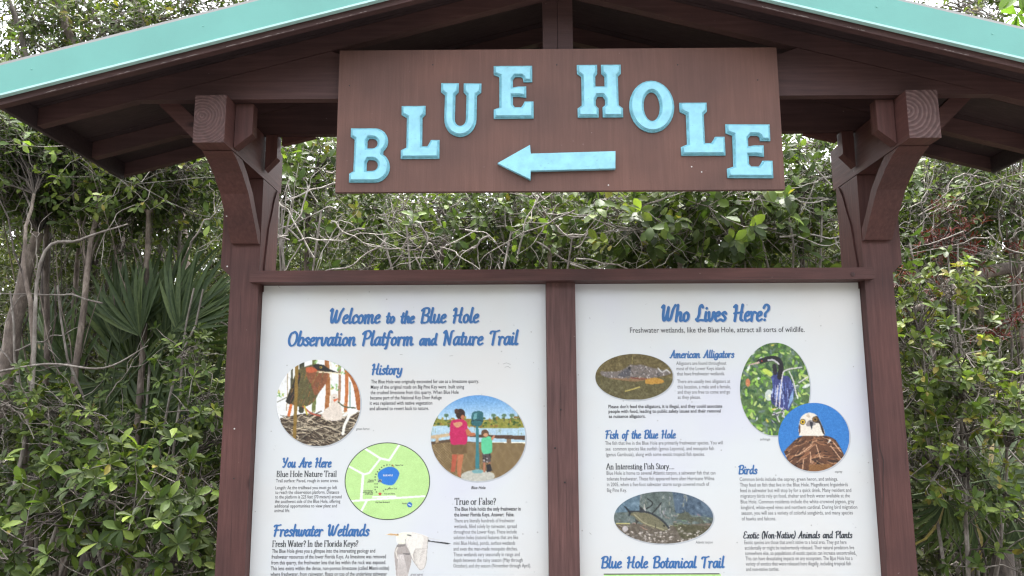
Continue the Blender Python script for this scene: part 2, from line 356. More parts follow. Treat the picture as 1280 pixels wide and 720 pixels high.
# drying cracks, scraped edges and nails of the timber
def ribbon_line(name, px_pts, Y, w_, mat, parent, jit=0.0):
    V, Q = [], []; pts = [at(x, y, Y) for x, y in px_pts]; P2 = []
    for a, b in zip(pts[:-1], pts[1:]):
        for k in range(5): P2.append(a+(b-a)*k/5+np.array([rng.normal()*jit, 0, rng.normal()*jit]))
    P2.append(pts[-1]); P2 = np.array(P2); T = np.gradient(P2, axis=0); T /= np.linalg.norm(T, axis=1, keepdims=True); N = np.stack([-T[:, 2], T[:, 0]*0, T[:, 0]], 1)
    ww = w_*np.sin(np.linspace(.25, 2.9, len(P2)))[:, None]*rng.uniform(.5, 1.2, (len(P2), 1))
    for k in range(len(P2)): V += [P2[k]+N[k]*ww[k], P2[k]-N[k]*ww[k]]
    for k in range(len(P2)-1): Q.append((2*k, 2*k+2, 2*k+3, 2*k+1))
    return mesh_obj(name, fast_mesh(name, V, Q), mat, parent)
CRACK = flat('crack_dark', (.018, .010, .010)); SCRAPE = flat('scraped_timber', (.22, .17, .155))
for L, Y, w2 in (([(1088, 432), (1090, 470), (1089, 500)], -.0012, .0012), ([(1098, 520), (1099, 556), (1104, 575), (1104, 640), (1109, 700)], -.0012, .0016),
                 ([(300, 360), (301, 420)], -.0012, .0007), ([(290, 620), (288, 700)], -.0012, .0007), ([(1102, 320), (1104, 372)], -.0012, .0007), ([(1131, 520), (1133, 600)], -.0012, .0006)):
    ribbon_line('crack', L, Y, w2, CRACK, posts[0] if L[0][0] < 640 else posts[1], .0006)
for L in ([(692, 380), (693, 430)], [(700, 440), (701, 505), (700, 540)], [(697, 560), (698, 640)], [(708, 600), (709, 690)], [(688, 640), (689, 700)], [(713, 400), (713, 470)]):
    ribbon_line('crack', L, .0108, .0007, CRACK, kiosk, .0005)
for L in ([(360, 347), (430, 346)], [(520, 350), (610, 349.5)], [(760, 342), (840, 341)], [(905, 347), (990, 346)]):
    ribbon_line('crack', L, -.0412, .0006, CRACK, kiosk, .0004)
for xa, xb in ((-1.86, -1.70), (-1.62, -1.30), (-1.22, -.98), (-.9, -.72), (.70, .92), (1.0, 1.06), (1.3, 1.42)):
    V, Q = [], []; xs = np.linspace(xa, xb, 26)
    for x in xs:
        z = 3.2065-SL*abs(x); h_ = max(.0003, rng.uniform(-.002, .0035)); V += [(x, -.6186, z+.001), (x, -.6186, z+.001+h_)]
    for k in range(25): Q.append((2*k, 2*k+2, 2*k+3, 2*k+1))
    mesh_obj('worn_edge', fast_mesh('worn_edge', V, Q), SCRAPE, roof)
for x in (-1.9, -1.3, -.7, .7, 1.1, 1.5): screw(x, -.6375, 3.30-SL*abs(x), .0028, roof, 'rivet', mat=TEAL)
for k in range(26):
    x, z = random.uniform(-.82, .77), random.uniform(2.41, 2.94); screw(x, YB-.0004, z, random.uniform(.0006, .0013), sb, 'paint_speck', mat=HOLE if k % 3 else SCRAPE)
for (px, py) in ((1088, 283), (1106, 282.5), (1101, 252), (265, 215), (292, 281)):
    p = at(px, py, -.03); screw(p[0], -.055, p[2], .004, kiosk, 'bolt_hole', mat=HOLE)
# ------------------------------------------------------------------ lettering: stroke fonts for the headings, built-in sans for body text
def smooth_path(pts, n=5):
    P_ = np.array(pts, float)
    if len(P_) < 3: return P_
    Q = np.vstack([2*P_[0]-P_[1], P_, 2*P_[-1]-P_[-2]]); out_ = []
    for i in range(1, len(Q)-2):
        p0, p1, p2, p3 = Q[i-1], Q[i], Q[i+1], Q[i+2]
        for k in range(n):
            t = k/n; out_.append(.5*((2*p1)+(-p0+p2)*t+(2*p0-5*p1+4*p2-p3)*t*t+(-p0+3*p1-3*p2+p3)*t**3))
    out_.append(P_[-1]); return np.array(out_)
# brush script: each stroke a list of points, x-height .55, cap 1
SC = {
 'a': (.46, [[(.36, .50), (.22, .56), (.08, .36), (.07, .10), (.17, .0), (.30, .16), (.37, .50)], [(.38, .54), (.36, .18), (.40, .03), (.50, .06)]]),
 'b': (.43, [[(.14, 1.0), (.10, .5), (.08, .04)], [(.10, .30), (.22, .55), (.36, .50), (.37, .22), (.24, .0), (.09, .05)]]),
 'c': (.36, [[(.33, .44), (.24, .56), (.09, .40), (.07, .12), (.18, .0), (.34, .10)]]),
 'd': (.47, [[(.36, .50), (.22, .56), (.08, .36), (.07, .10), (.17, .0), (.32, .18)], [(.41, 1.0), (.37, .5), (.37, .10), (.47, .03)]]),
 'e': (.38, [[(.08, .26), (.26, .34), (.31, .48), (.22, .56), (.09, .40), (.07, .12), (.18, .0), (.36, .10)]]),
 'f': (.34, [[(.34, .92), (.24, 1.0), (.16, .80), (.13, .3), (.08, -.2), (.0, -.24)], [(.02, .50), (.30, .53)]]),
 'g': (.45, [[(.36, .50), (.22, .56), (.08, .36), (.07, .12), (.17, .02), (.33, .20)], [(.38, .54), (.36, .1), (.28, -.22), (.10, -.28), (.02, -.16)]]),
 'h': (.46, [[(.14, 1.0), (.10, .5), (.07, .0)], [(.10, .26), (.24, .54), (.34, .50), (.33, .22), (.34, .03), (.45, .04)]]),
 'i': (.23, [[(.10, .54), (.07, .16), (.12, .0), (.22, .06)], [(.12, .78), (.13, .80)]]),
 'l': (.24, [[(.15, 1.0), (.10, .5), (.08, .14), (.13, .0), (.23, .06)]]),
 'm': (.68, [[(.04, .54), (.09, .50), (.08, .0)], [(.09, .28), (.20, .54), (.30, .50), (.29, .0)], [(.30, .28), (.42, .54), (.53, .50), (.52, .14), (.56, .0), (.67, .06)]]),
 'n': (.48, [[(.04, .54), (.09, .50), (.08, .0)], [(.09, .28), (.22, .54), (.34, .50), (.33, .14), (.37, .0), (.47, .06)]]),
 'o': (.42, [[(.22, .55), (.09, .42), (.07, .14), (.18, .0), (.33, .14), (.34, .42), (.22, .55), (.20, .50)]]),
 'r': (.36, [[(.04, .54), (.10, .46), (.08, .0)], [(.09, .28), (.20, .54), (.33, .50)]]),
 's': (.35, [[(.31, .46), (.22, .56), (.10, .44), (.20, .30), (.29, .16), (.18, .0), (.03, .08)]]),
 't': (.28, [[(.16, .84), (.11, .4), (.10, .10), (.16, .0), (.27, .06)], [(.0, .55), (.27, .57)]]),
 'u': (.47, [[(.08, .54), (.06, .18), (.13, .0), (.26, .08), (.33, .30)], [(.36, .54), (.34, .16), (.38, .0), (.46, .05)]]),
 'v': (.40, [[(.05, .54), (.08, .16), (.15, .0), (.28, .20), (.32, .54), (.39, .50)]]),
 'w': (.60, [[(.05, .54), (.06, .16), (.13, .0), (.24, .12), (.29, .50)], [(.29, .50), (.28, .14), (.35, .0), (.47, .18), (.51, .54), (.58, .50)]]),
 'x': (.40, [[(.04, .50), (.16, .46), (.24, .06), (.38, .04)], [(.36, .54), (.04, .0)]]),
 'y': (.45, [[(.08, .54), (.06, .2), (.13, .04), (.26, .10), (.33, .32)], [(.37, .54), (.34, .1), (.26, -.22), (.08, -.28), (.0, -.16)]]),
 'A': (.62, [[(.0, .04), (.10, .04), (.30, .6), (.44, 1.0)], [(.44, 1.0), (.46, .5), (.48, .04), (.58, .03)], [(.14, .36), (.54, .38)]]),
 'B': (.58, [[(.18, .96), (.13, .5), (.10, .0)], [(.02, .84), (.20, 1.0), (.46, .98), (.50, .72), (.36, .54), (.18, .52)], [(.30, .52), (.50, .42), (.50, .12), (.32, .0), (.08, .04)]]),
 'E': (.52, [[(.46, .88), (.32, 1.0), (.14, .84), (.18, .58), (.32, .54)], [(.30, .54), (.10, .40), (.06, .14), (.20, .0), (.46, .10)]]),
 'F': (.56, [[(.24, .94), (.20, .5), (.14, .0)], [(.02, .84), (.12, .96), (.34, .94), (.56, 1.0)], [(.08, .50), (.44, .54)]]),
 'H': (.68, [[(.04, .86), (.18, .98), (.17, .5), (.12, .0)], [(.56, 1.0), (.50, .5), (.48, .10), (.60, .02)], [(.06, .46), (.58, .54)]]),
 'L': (.50, [[(.38, .86), (.30, 1.0), (.20, .84), (.18, .4), (.06, .06)], [(.02, .10), (.12, .0), (.26, .06), (.48, .04)]]),
 'N': (.66, [[(.02, .86), (.14, .98), (.15, .5), (.11, .0)], [(.15, .98), (.30, .5), (.44, .04)], [(.44, .04), (.48, .5), (.52, .92), (.64, 1.0)]]),
 'O': (.62, [[(.38, .98), (.16, .84), (.07, .4), (.18, .04), (.38, .02), (.54, .3), (.54, .76), (.38, .98), (.28, .90)]]),
 'P': (.54, [[(.18, .94), (.14, .5), (.10, .0)], [(.0, .80), (.16, .98), (.42, 1.0), (.52, .74), (.38, .50), (.18, .46)]]),
 'T': (.56, [[(.30, .92), (.26, .5), (.22, .0)], [(.02, .80), (.10, .94), (.34, .92), (.58, 1.0)]]),
 'W': (.86, [[(.02, .86), (.14, .98), (.12, .4), (.18, .04), (.30, .2), (.42, .86)], [(.42, .86), (.40, .3), (.46, .04), (.60, .2), (.70, .7), (.84, 1.0)]]),
 'Y': (.60, [[(.02, .88), (.12, .98), (.14, .66), (.24, .50), (.40, .62), (.52, 1.0)], [(.52, 1.0), (.38, .4), (.24, .02), (.12, .04)]]),
 '(': (.24, [[(.24, 1.04), (.10, .7), (.06, .3), (.14, -.1)]]), ')': (.26, [[(.14, 1.04), (.22, .7), (.18, .3), (.02, -.1)]]),
 '-': (.30, [[(.04, .32), (.24, .34)]]), '?': (.44, [[(.06, .80), (.18, 1.0), (.36, .90), (.34, .66), (.18, .46), (.17, .28)], [(.14, .04), (.15, .06)]]), ' ': (.40, []),
}
# old-style serif skeletons: straight/curved strokes; 's' entries are serif bars (x, y, halfwidth)
SE = {
 'A': (.70, [[(.06, 0), (.34, 1)], [(.36, 1), (.62, 0)], [(.17, .36), (.50, .36)]], [(.07, 0, .09), (.61, 0, .10)]),
 'B': (.60, [[(.14, 0), (.14, 1)], [(.14, 1), (.38, .98), (.44, .76), (.34, .54), (.14, .53)], [(.14, .53), (.40, .50), (.50, .26), (.38, .02), (.14, 0)]], []),
 'F': (.54, [[(.14, 0), (.14, 1)], [(.14, 1), (.48, 1)], [(.48, 1), (.49, .82)], [(.14, .53), (.38, .53)]], [(.14, 0, .11)]),
 'H': (.76, [[(.14, 0), (.14, 1)], [(.60, 0), (.60, 1)], [(.14, .53), (.60, .53)]], [(.14, 0, .1), (.14, 1, .1), (.60, 0, .1), (.60, 1, .1)]),
 'I': (.34, [[(.17, 0), (.17, 1)]], [(.17, 0, .11), (.17, 1, .11)]),
 'K': (.68, [[(.14, 0), (.14, 1)], [(.54, 1), (.16, .46)], [(.26, .58), (.60, 0)]], [(.14, 0, .1), (.14, 1, .1), (.53, 1, .09), (.60, 0, .09)]),
 'N': (.76, [[(.14, 0), (.14, 1)], [(.14, 1), (.60, 0)], [(.60, 0), (.60, 1)]], [(.14, 0, .1), (.12, 1, .1), (.60, 1, .1)]),
 'S': (.50, [[(.42, .84), (.28, 1.0), (.11, .82), (.24, .56), (.42, .34), (.38, .06), (.20, .0), (.07, .18)]], []),
 'T': (.62, [[(.31, 0), (.31, 1)], [(.04, 1), (.58, 1)], [(.04, 1), (.03, .82)], [(.58, 1), (.59, .82)]], [(.31, 0, .11)]),
 'W': (.96, [[(.08, 1), (.26, 0)], [(.28, 0), (.46, .98)], [(.46, .98), (.66, 0)], [(.68, 0), (.86, 1)]], [(.08, 1, .09), (.46, 1, .09), (.86, 1, .09)]),
 'a': (.44, [[(.08, .50), (.20, .62), (.32, .52), (.32, .08), (.40, .02)], [(.32, .38), (.14, .30), (.08, .12), (.18, .0), (.32, .12)]], []),
 'd': (.52, [[(.38, .0), (.38, 1.0)], [(.38, .52), (.24, .62), (.08, .44), (.08, .14), (.22, .0), (.38, .10)]], [(.34, 1, .06)]),
 'e': (.46, [[(.08, .36), (.38, .36)], [(.38, .36), (.34, .56), (.22, .62), (.08, .44), (.08, .14), (.24, .0), (.40, .12)]], []),
 'f': (.30, [[(.14, 0), (.14, .78), (.22, 1.0), (.34, .94)], [(.04, .60), (.26, .60)]], [(.14, 0, .09)]),
 'g': (.46, [[(.22, .62), (.09, .50), (.12, .30), (.26, .28), (.34, .46), (.22, .62)], [(.12, .26), (.12, .12), (.36, .06), (.34, -.20), (.12, -.24), (.05, -.10), (.14, .08)]], []),
 'h': (.56, [[(.12, 0), (.12, 1)], [(.12, .42), (.26, .62), (.42, .50), (.42, 0)]], [(.12, 0, .09), (.09, 1, .05), (.42, 0, .09)]),
 'i': (.28, [[(.14, 0), (.14, .60)], [(.13, .86), (.14, .88)]], [(.14, 0, .09), (.10, .60, .05)]),
 'l': (.28, [[(.14, 0), (.14, 1)]], [(.14, 0, .09), (.10, 1, .05)]),
 'n': (.56, [[(.12, 0), (.12, .60)], [(.12, .42), (.26, .62), (.42, .50), (.42, 0)]], [(.12, 0, .09), (.09, .60, .05), (.42, 0, .09)]),
 'o': (.50, [[(.25, .62), (.08, .46), (.08, .16), (.25, .0), (.42, .16), (.42, .46), (.25, .62)]], []),
 'r': (.38, [[(.12, 0), (.12, .60)], [(.12, .40), (.24, .62), (.34, .58)]], [(.12, 0, .09), (.09, .60, .05)]),
 's': (.38, [[(.31, .50), (.20, .62), (.08, .50), (.20, .34), (.32, .18), (.20, .0), (.06, .12)]], []),
 't': (.32, [[(.14, .78), (.14, .10), (.22, .0), (.30, .06)], [(.03, .60), (.28, .60)]], []),
 'u': (.56, [[(.12, .60), (.12, .14), (.24, .0), (.42, .16)], [(.42, .60), (.42, .0)]], [(.09, .60, .05), (.39, .60, .05), (.46, 0, .05)]),
 'y': (.50, [[(.08, .60), (.26, .04)], [(.44, .60), (.24, .0), (.14, -.24), (.04, -.22)]], [(.08, .60, .09), (.43, .60, .08)]),
 '?': (.40, [[(.07, .82), (.18, 1.0), (.34, .86), (.30, .62), (.18, .46), (.18, .28)], [(.17, .03), (.18, .05)]], []),
 '.': (.22, [[(.10, .03), (.11, .05)]], []), ' ': (.24, [], []),
}
class Ink:
    def __init__(s): s.v = []; s.q = []; s.t = []; s.n = 0
    def ribbon(s, C, hw, y, dy):
        """C (n,2) centre line in x,z; hw half widths; y plane; each step dy nearer the reader so that crossings never share a plane"""
        C = np.asarray(C, float); n = len(C); T = np.gradient(C, axis=0); T /= np.maximum(np.linalg.norm(T, axis=1, keepdims=True), 1e-9)
        N = np.stack([-T[:, 1], T[:, 0]], 1)*np.asarray(hw).reshape(-1, 1); yy = y-dy*np.arange(n)/max(n-1, 1)
        A, B = C+N, C-N; i0 = s.n
        for k in range(n): s.v += [(A[k, 0], yy[k], A[k, 1]), (B[k, 0], yy[k], B[k, 1])]
        for k in range(n-1): s.q.append((i0+2*k, i0+2*k+1, i0+2*k+3, i0+2*k+2))
        s.n += 2*n
        for e, sg in ((0, -1), (n-1, 1)):       # round ends
            h = hw[e] if np.ndim(hw) else hw; a0 = math.atan2(N[e, 1], N[e, 0]); i1 = s.n
            for k in range(7):
                a = a0 - sg*math.pi*k/6; s.v.append((C[e, 0]+h*math.cos(a), yy[e], C[e, 1]+h*math.sin(a)))
            for k in range(1, 6): s.t.append((i1, i1+k, i1+k+1))
            s.n += 7
    def out(s, name, mat, parent):
        return mesh_obj(name, fast_mesh(name, s.v, s.q, s.t), mat, parent)
def stroke_text(font, txt, x0, x1, zb, cap, y, name, mat, parent, w=.085, slant=.0, small=(), halo=None, contrast=.35, pen=0.3):
    # small: words drawn at 80 percent
    scale = []; pos = 0
    words = txt.split(' '); chars = []
    for wi, wd in enumerate(words):
        k = .78 if wd in small else 1.0
        chars += [(c, k) for c in wd]
        if wi < len(words)-1: chars.append((' ', 1.0))
    tot = sum(font[c][0]*k for c, k in chars); sx = (x1-x0)/tot
    def draw(dx, dz, yy, wid):
        ink = Ink(); x = x0; j = 0
        for c, k in chars:
            g = font[c]
            for st in g[1]:
                Pn = smooth_path(st) if len(st) > 2 else np.array(st, float)
                if len(Pn) == 2: Pn = np.array([Pn[0], Pn.mean(0), Pn[1]])
                C = np.stack([x+(Pn[:, 0]*sx+Pn[:, 1]*slant*cap)*k+dx, zb+Pn[:, 1]*cap*k+dz], 1)
                T = np.gradient(C, axis=0); an = np.arctan2(T[:, 1], T[:, 0])
                hw = cap*wid*((1-contrast)+contrast*np.abs(np.sin(an-pen)))
                ink.ribbon(C, hw, yy-(j % 6)*.00006, .00005); j += 1
            if len(g) > 2:
                for (bx, bz, bw) in g[2]:
                    C = np.array([[x+(bx-bw)*sx, zb+bz*cap], [x+bx*sx, zb+bz*cap], [x+(bx+bw)*sx, zb+bz*cap]])
                    ink.ribbon(C, np.full(3, cap*.028), yy-(j % 6)*.00006-.0004, .00005); j += 1
            x += g[0]*sx*k
        return ink
    o = draw(0, 0, y, w).out(name, mat, parent)
    if halo: draw(cap*.045, -cap*.05, y+.0006, w*1.0).out('print_shadow', halo, parent)
    return o
_dg = None
def sans(name, lines, y, mat, parent, size=.0215, bold=0.0, shear=0.0):
    """lines: (text, px x0, px baseline, px x1); every line is set to its measured width; one mesh for the whole block"""
    bm = bmesh.new()
    for (t, xa, yb, xb) in lines:
        cu = bpy.data.curves.new('t', 'FONT'); cu.body = t; cu.size = 1.0; cu.resolution_u = 2; cu.offset = bold; cu.shear = shear
        ob = bpy.data.objects.new('t', cu); COL.objects.link(ob); dg = bpy.context.evaluated_depsgraph_get()
        me = bpy.data.meshes.new_from_object(ob.evaluated_get(dg)); bpy.data.objects.remove(ob); bpy.data.curves.remove(cu)
        n = len(me.vertices); co = np.empty(n*3); me.vertices.foreach_get('co', co); co = co.reshape(-1, 3)
        a = at(xa, yb, y); b = at(xb, yb, y); w_ = co[:, 0].max()-co[:, 0].min(); s = (b[0]-a[0])/w_
        new = np.stack([a[0]+(co[:, 0]-co[:, 0].min())*s, np.full(n, y), a[2]+co[:, 1]*size], 1)
        me.vertices.foreach_set('co', new.ravel()); bm.from_mesh(me); bpy.data.meshes.remove(me)
    me = bpy.data.meshes.new(name); bm.to_mesh(me); bm.free()
    return mesh_obj(name, me, mat, parent)
YT = YP-.0008
def title(txt, xa, xb, yc, yb, parent, mat=None, small=(), w=.092):
    a, b, c = at(xa, yb, YT), at(xb, yb, YT), at(xa, yc, YT)
    o = stroke_text(SC, txt, a[0], b[0]-(c[2]-a[2])*.16, a[2], c[2]-a[2], YT, 'heading', mat or INK_BLUE, parent, w=w, slant=.10, small=small, halo=INK_HALO)
    return o
def serif(txt, xa, xb, yc, yb, parent):
    a, b, c = at(xa, yb, YT), at(xb, yb, YT), at(xa, yc, YT)
    return stroke_text(SE, txt, a[0], b[0], a[2], (c[2]-a[2])*.97, YT, 'subheading', INK_BLACK, parent, w=.072, contrast=.62, pen=0.0)
title('Welcome to the Blue Hole', 411, 601, 386, 404, pl, small=('to', 'the'))
title('Observation Platform and Nature Trail', 359, 650, 414.5, 432, pl, small=('and',))
title('History', 464, 504.5, 455, 468, pl)
title('You Are Here', 352.3, 415.5, 572.5, 584, pl)
title('Freshwater Wetlands', 341, 463, 656, 670, pl)
title('Who Lives Here?', 826, 965, 381.5, 401.5, pr)
title('American Alligators', 837.5, 919, 438, 447.3, pr, w=.095)
title('Fish of the Blue Hole', 756.4, 846, 538, 548, pr, w=.09)
title('Birds', 922.9, 948, 581.8, 592.3, pr)
title('Blue Hole Botanical Trail', 751, 907.3, 696, 709.8, pr)
title('Exotic (Non-Native) Animals and Plants', 929, 1066.5, 664.4, 672.8, pr, mat=INK_BLACK, w=.08)
serif('Blue Hole Nature Trail', 345.3, 421, 588.6, 596, pl)
serif('Fresh Water? In the Florida Keys?', 340, 447.7, 675.6, 683.4, pl)
serif('True or False?', 568.4, 620, 622.5, 630.8, pl)
serif('An Interesting Fish Story....', 757.8, 843, 579.3, 586.6, pr)
sans('body_text', [('The Blue Hole was originally excavated for use as a limestone quarry.', 463.7, 479.2, 598.7), ('Many of the original roads on Big Pine Key were  built using', 463.4, 486, 580.2),
 ('the crushed limestone from this quarry. When Blue Hole', 463.1, 492.8, 573.3), ('became part of the National Key Deer Refuge', 462.8, 499.4, 552.1), ('it was replanted with native vegetation', 462.2, 506.1, 540.3), ('and allowed to revert back to nature.', 461.9, 512.8, 536)], YT, INK_DARK, pl, bold=.008)
sans('body_text', [('Trail surface: Paved, rough in some areas.', 344.8, 602.9, 423.1), ('Length: At the trailhead you must go left', 344.3, 611.6, 421.3), ('to reach the observation platform. Distance', 344, 617.4, 423.8), ('to the platform is 225 feet (70 meters) around', 343.8, 623.2, 426.9),
 ('the southwest side of the Blue Hole, offering', 343.6, 628.8, 425.3), ('additional opportunities to view plant and', 343.1, 634.5, 421), ('animal life.', 342.9, 640.2, 362.5)], YT, INK_DARK, pl, size=.0195)
sans('body_text', [('The Blue Hole gives you a glimpse into the interesting geology and', 339.8, 691.1, 468.9), ('freshwater resources of the lower Florida Keys. As limestone was removed', 339.4, 698.3, 482.4), ('from this quarry, the freshwater lens that lies within the rock was exposed.', 338.9, 705.6, 482.4),
 ('This lens exists within the dense, non-porous limestone (called Miami oolite)', 338.4, 712.8, 486.4), ('where freshwater, from rainwater, floats on top of the underlying saltwater', 337.9, 720, 483.6)], YT, INK_DARK, pl, bold=.008)
sans('bold_text', [('The Blue Hole holds the only freshwater in', 567.7, 638.5, 651), ('the lower Florida Keys. Answer:  False.', 567.7, 645.6, 642.8)], YT, INK_DARK, pl, bold=.018)
sans('body_text', [('There are literally hundreds of freshwater', 567.7, 653.1, 643.7), ('wetlands, filled solely by rainwater, spread', 567.5, 660.2, 645.9), ('throughout the Lower Keys. These include', 567, 667.1, 645.9), ('solution holes (natural features that are like', 567, 674.1, 647.7),
 ('mini Blue Holes), ponds, surface wetlands', 567, 681.2, 644), ('and even the man-made mosquito ditches.', 566.8, 688.3, 647), ('These wetlands vary seasonally in range and', 566.8, 695.4, 649.6), ('depth between the rainy season (May through', 566.6, 702.5, 653.4), ('October), and dry season (November through April).', 566.6, 709.5, 663.6)], YT, INK_GREY, pl)
sans('intro_text', [('Freshwater wetlands, like the Blue Hole, attract all sorts of wildlife.', 787.5, 416, 1006)], YT, INK_DARK, pr, size=.033, bold=.006)
sans('body_text', [('Alligators are found throughout', 845.3, 456.2, 908), ('most of the Lower Keys islands', 845.7, 462.8, 906.5), ('that have freshwater wetlands.', 846.2, 469.3, 906), ('There are usually two alligators at', 846.5, 478.9, 912.7), ('this location, a male and a female,', 846.8, 485.7, 913.5), ('and they are free to come and go', 847, 492.2, 912.7), ('as they please.', 847.2, 498.7, 876)], YT, INK_GREY, pr)
sans('bold_text', [("Please don't feed the alligators, it is illegal, and they could associate", 760.5, 510.2, 903), ('people with food, leading to public safety issues and their removal', 760.7, 516.2, 901), ('as nuisance alligators.', 761, 522.4, 807)], YT, INK_DARK, pr, size=.0195, bold=.018)
sans('body_text', [('The fish that live in the Blue Hole are primarily freshwater species. You will', 756.4, 556.1, 903.7), ('see  common species like sunfish (genus Lepomis), and mosquito fish', 757, 563.2, 892.6), ('(genus Gambusia), along with some exotic tropical fish species.', 757.5, 570.3, 881)], YT, INK_GREY, pr)
sans('body_text', [('Blue Hole is home to several Atlantic tarpon, a saltwater fish that can', 758.3, 593.6, 894.4), ('tolerate freshwater. These fish appeared here after Hurricane Wilma', 758.5, 600.7, 893), ('in 2005, when a five-foot saltwater storm surge covered much of', 758.8, 607.8, 886.8), ('Big Pine Key.', 758.8, 615, 783.6)], YT, INK_GREY, pr)
sans('body_text', [('Common birds include the osprey, green heron, and anhinga.', 924.6, 601.3, 1047.5), ('They feed on fish that live in the Blue Hole. Magnificent frigatebirds', 925, 608.3, 1060), ('feed in saltwater but will stop by for a quick drink. Many resident and', 925.2, 615.3, 1064.2), ('migratory birds rely on food, shelter and fresh water available at the', 925.8, 622.2, 1062.5),
 ('Blue Hole. Common residents include the white-crowned pigeon, gray', 926, 629.4, 1068.3), ('kingbird, white-eyed vireo and northern cardinal. During bird migration', 926.5, 636.5, 1071.7), ('season, you will see a variety of colorful songbirds, and many species', 926.9, 643.5, 1066.3), ('of hawks and falcons.', 927.3, 650.6, 970.2)], YT, INK_GREY, pr)
sans('body_text', [("Exotic species are those that aren't native to a local area. They got here", 930.6, 680.2, 1058.3), ('accidentally or might be inadvertently released. Their natural predators live', 931, 687, 1067.9), ('somewhere else, so populations of exotic species can increase uncontrolled.', 931.5, 693.8, 1069.6), ('This can have devastating impacts on any ecosystem. The Blue Hole has a', 931.9, 700.4, 1065.8),
 ('variety of exotics that were released here illegally, including tropical fish', 932.3, 707, 1063.8), ('and non-native turtles.', 932.7, 713.8, 974)], YT, INK_GREY, pr)
sans('caption', [('green heron', 445, 537.5, 461.7)], YT, INK_GREY, pl, size=.015, shear=.25)
sans('caption', [('Blue Hole', 589, 611.4, 607)], YT, INK_DARK, pl, size=.017, bold=.018, shear=.2)
sans('caption', [('great egret', 513, 719.5, 529)], YT, INK_GREY, pl, size=.015, shear=.25)
sans('caption', [('Atlantic tarpon', 869.4, 679.3, 891)], YT, INK_GREY, pr, size=.015, shear=.25)
sans('caption', [('anhinga', 950, 550.5, 962.7)], YT, INK_GREY, pr, size=.015, shear=.25)
sans('caption', [('osprey', 1043.6, 591, 1053)], YT, INK_GREY, pr, size=.015, shear=.25)
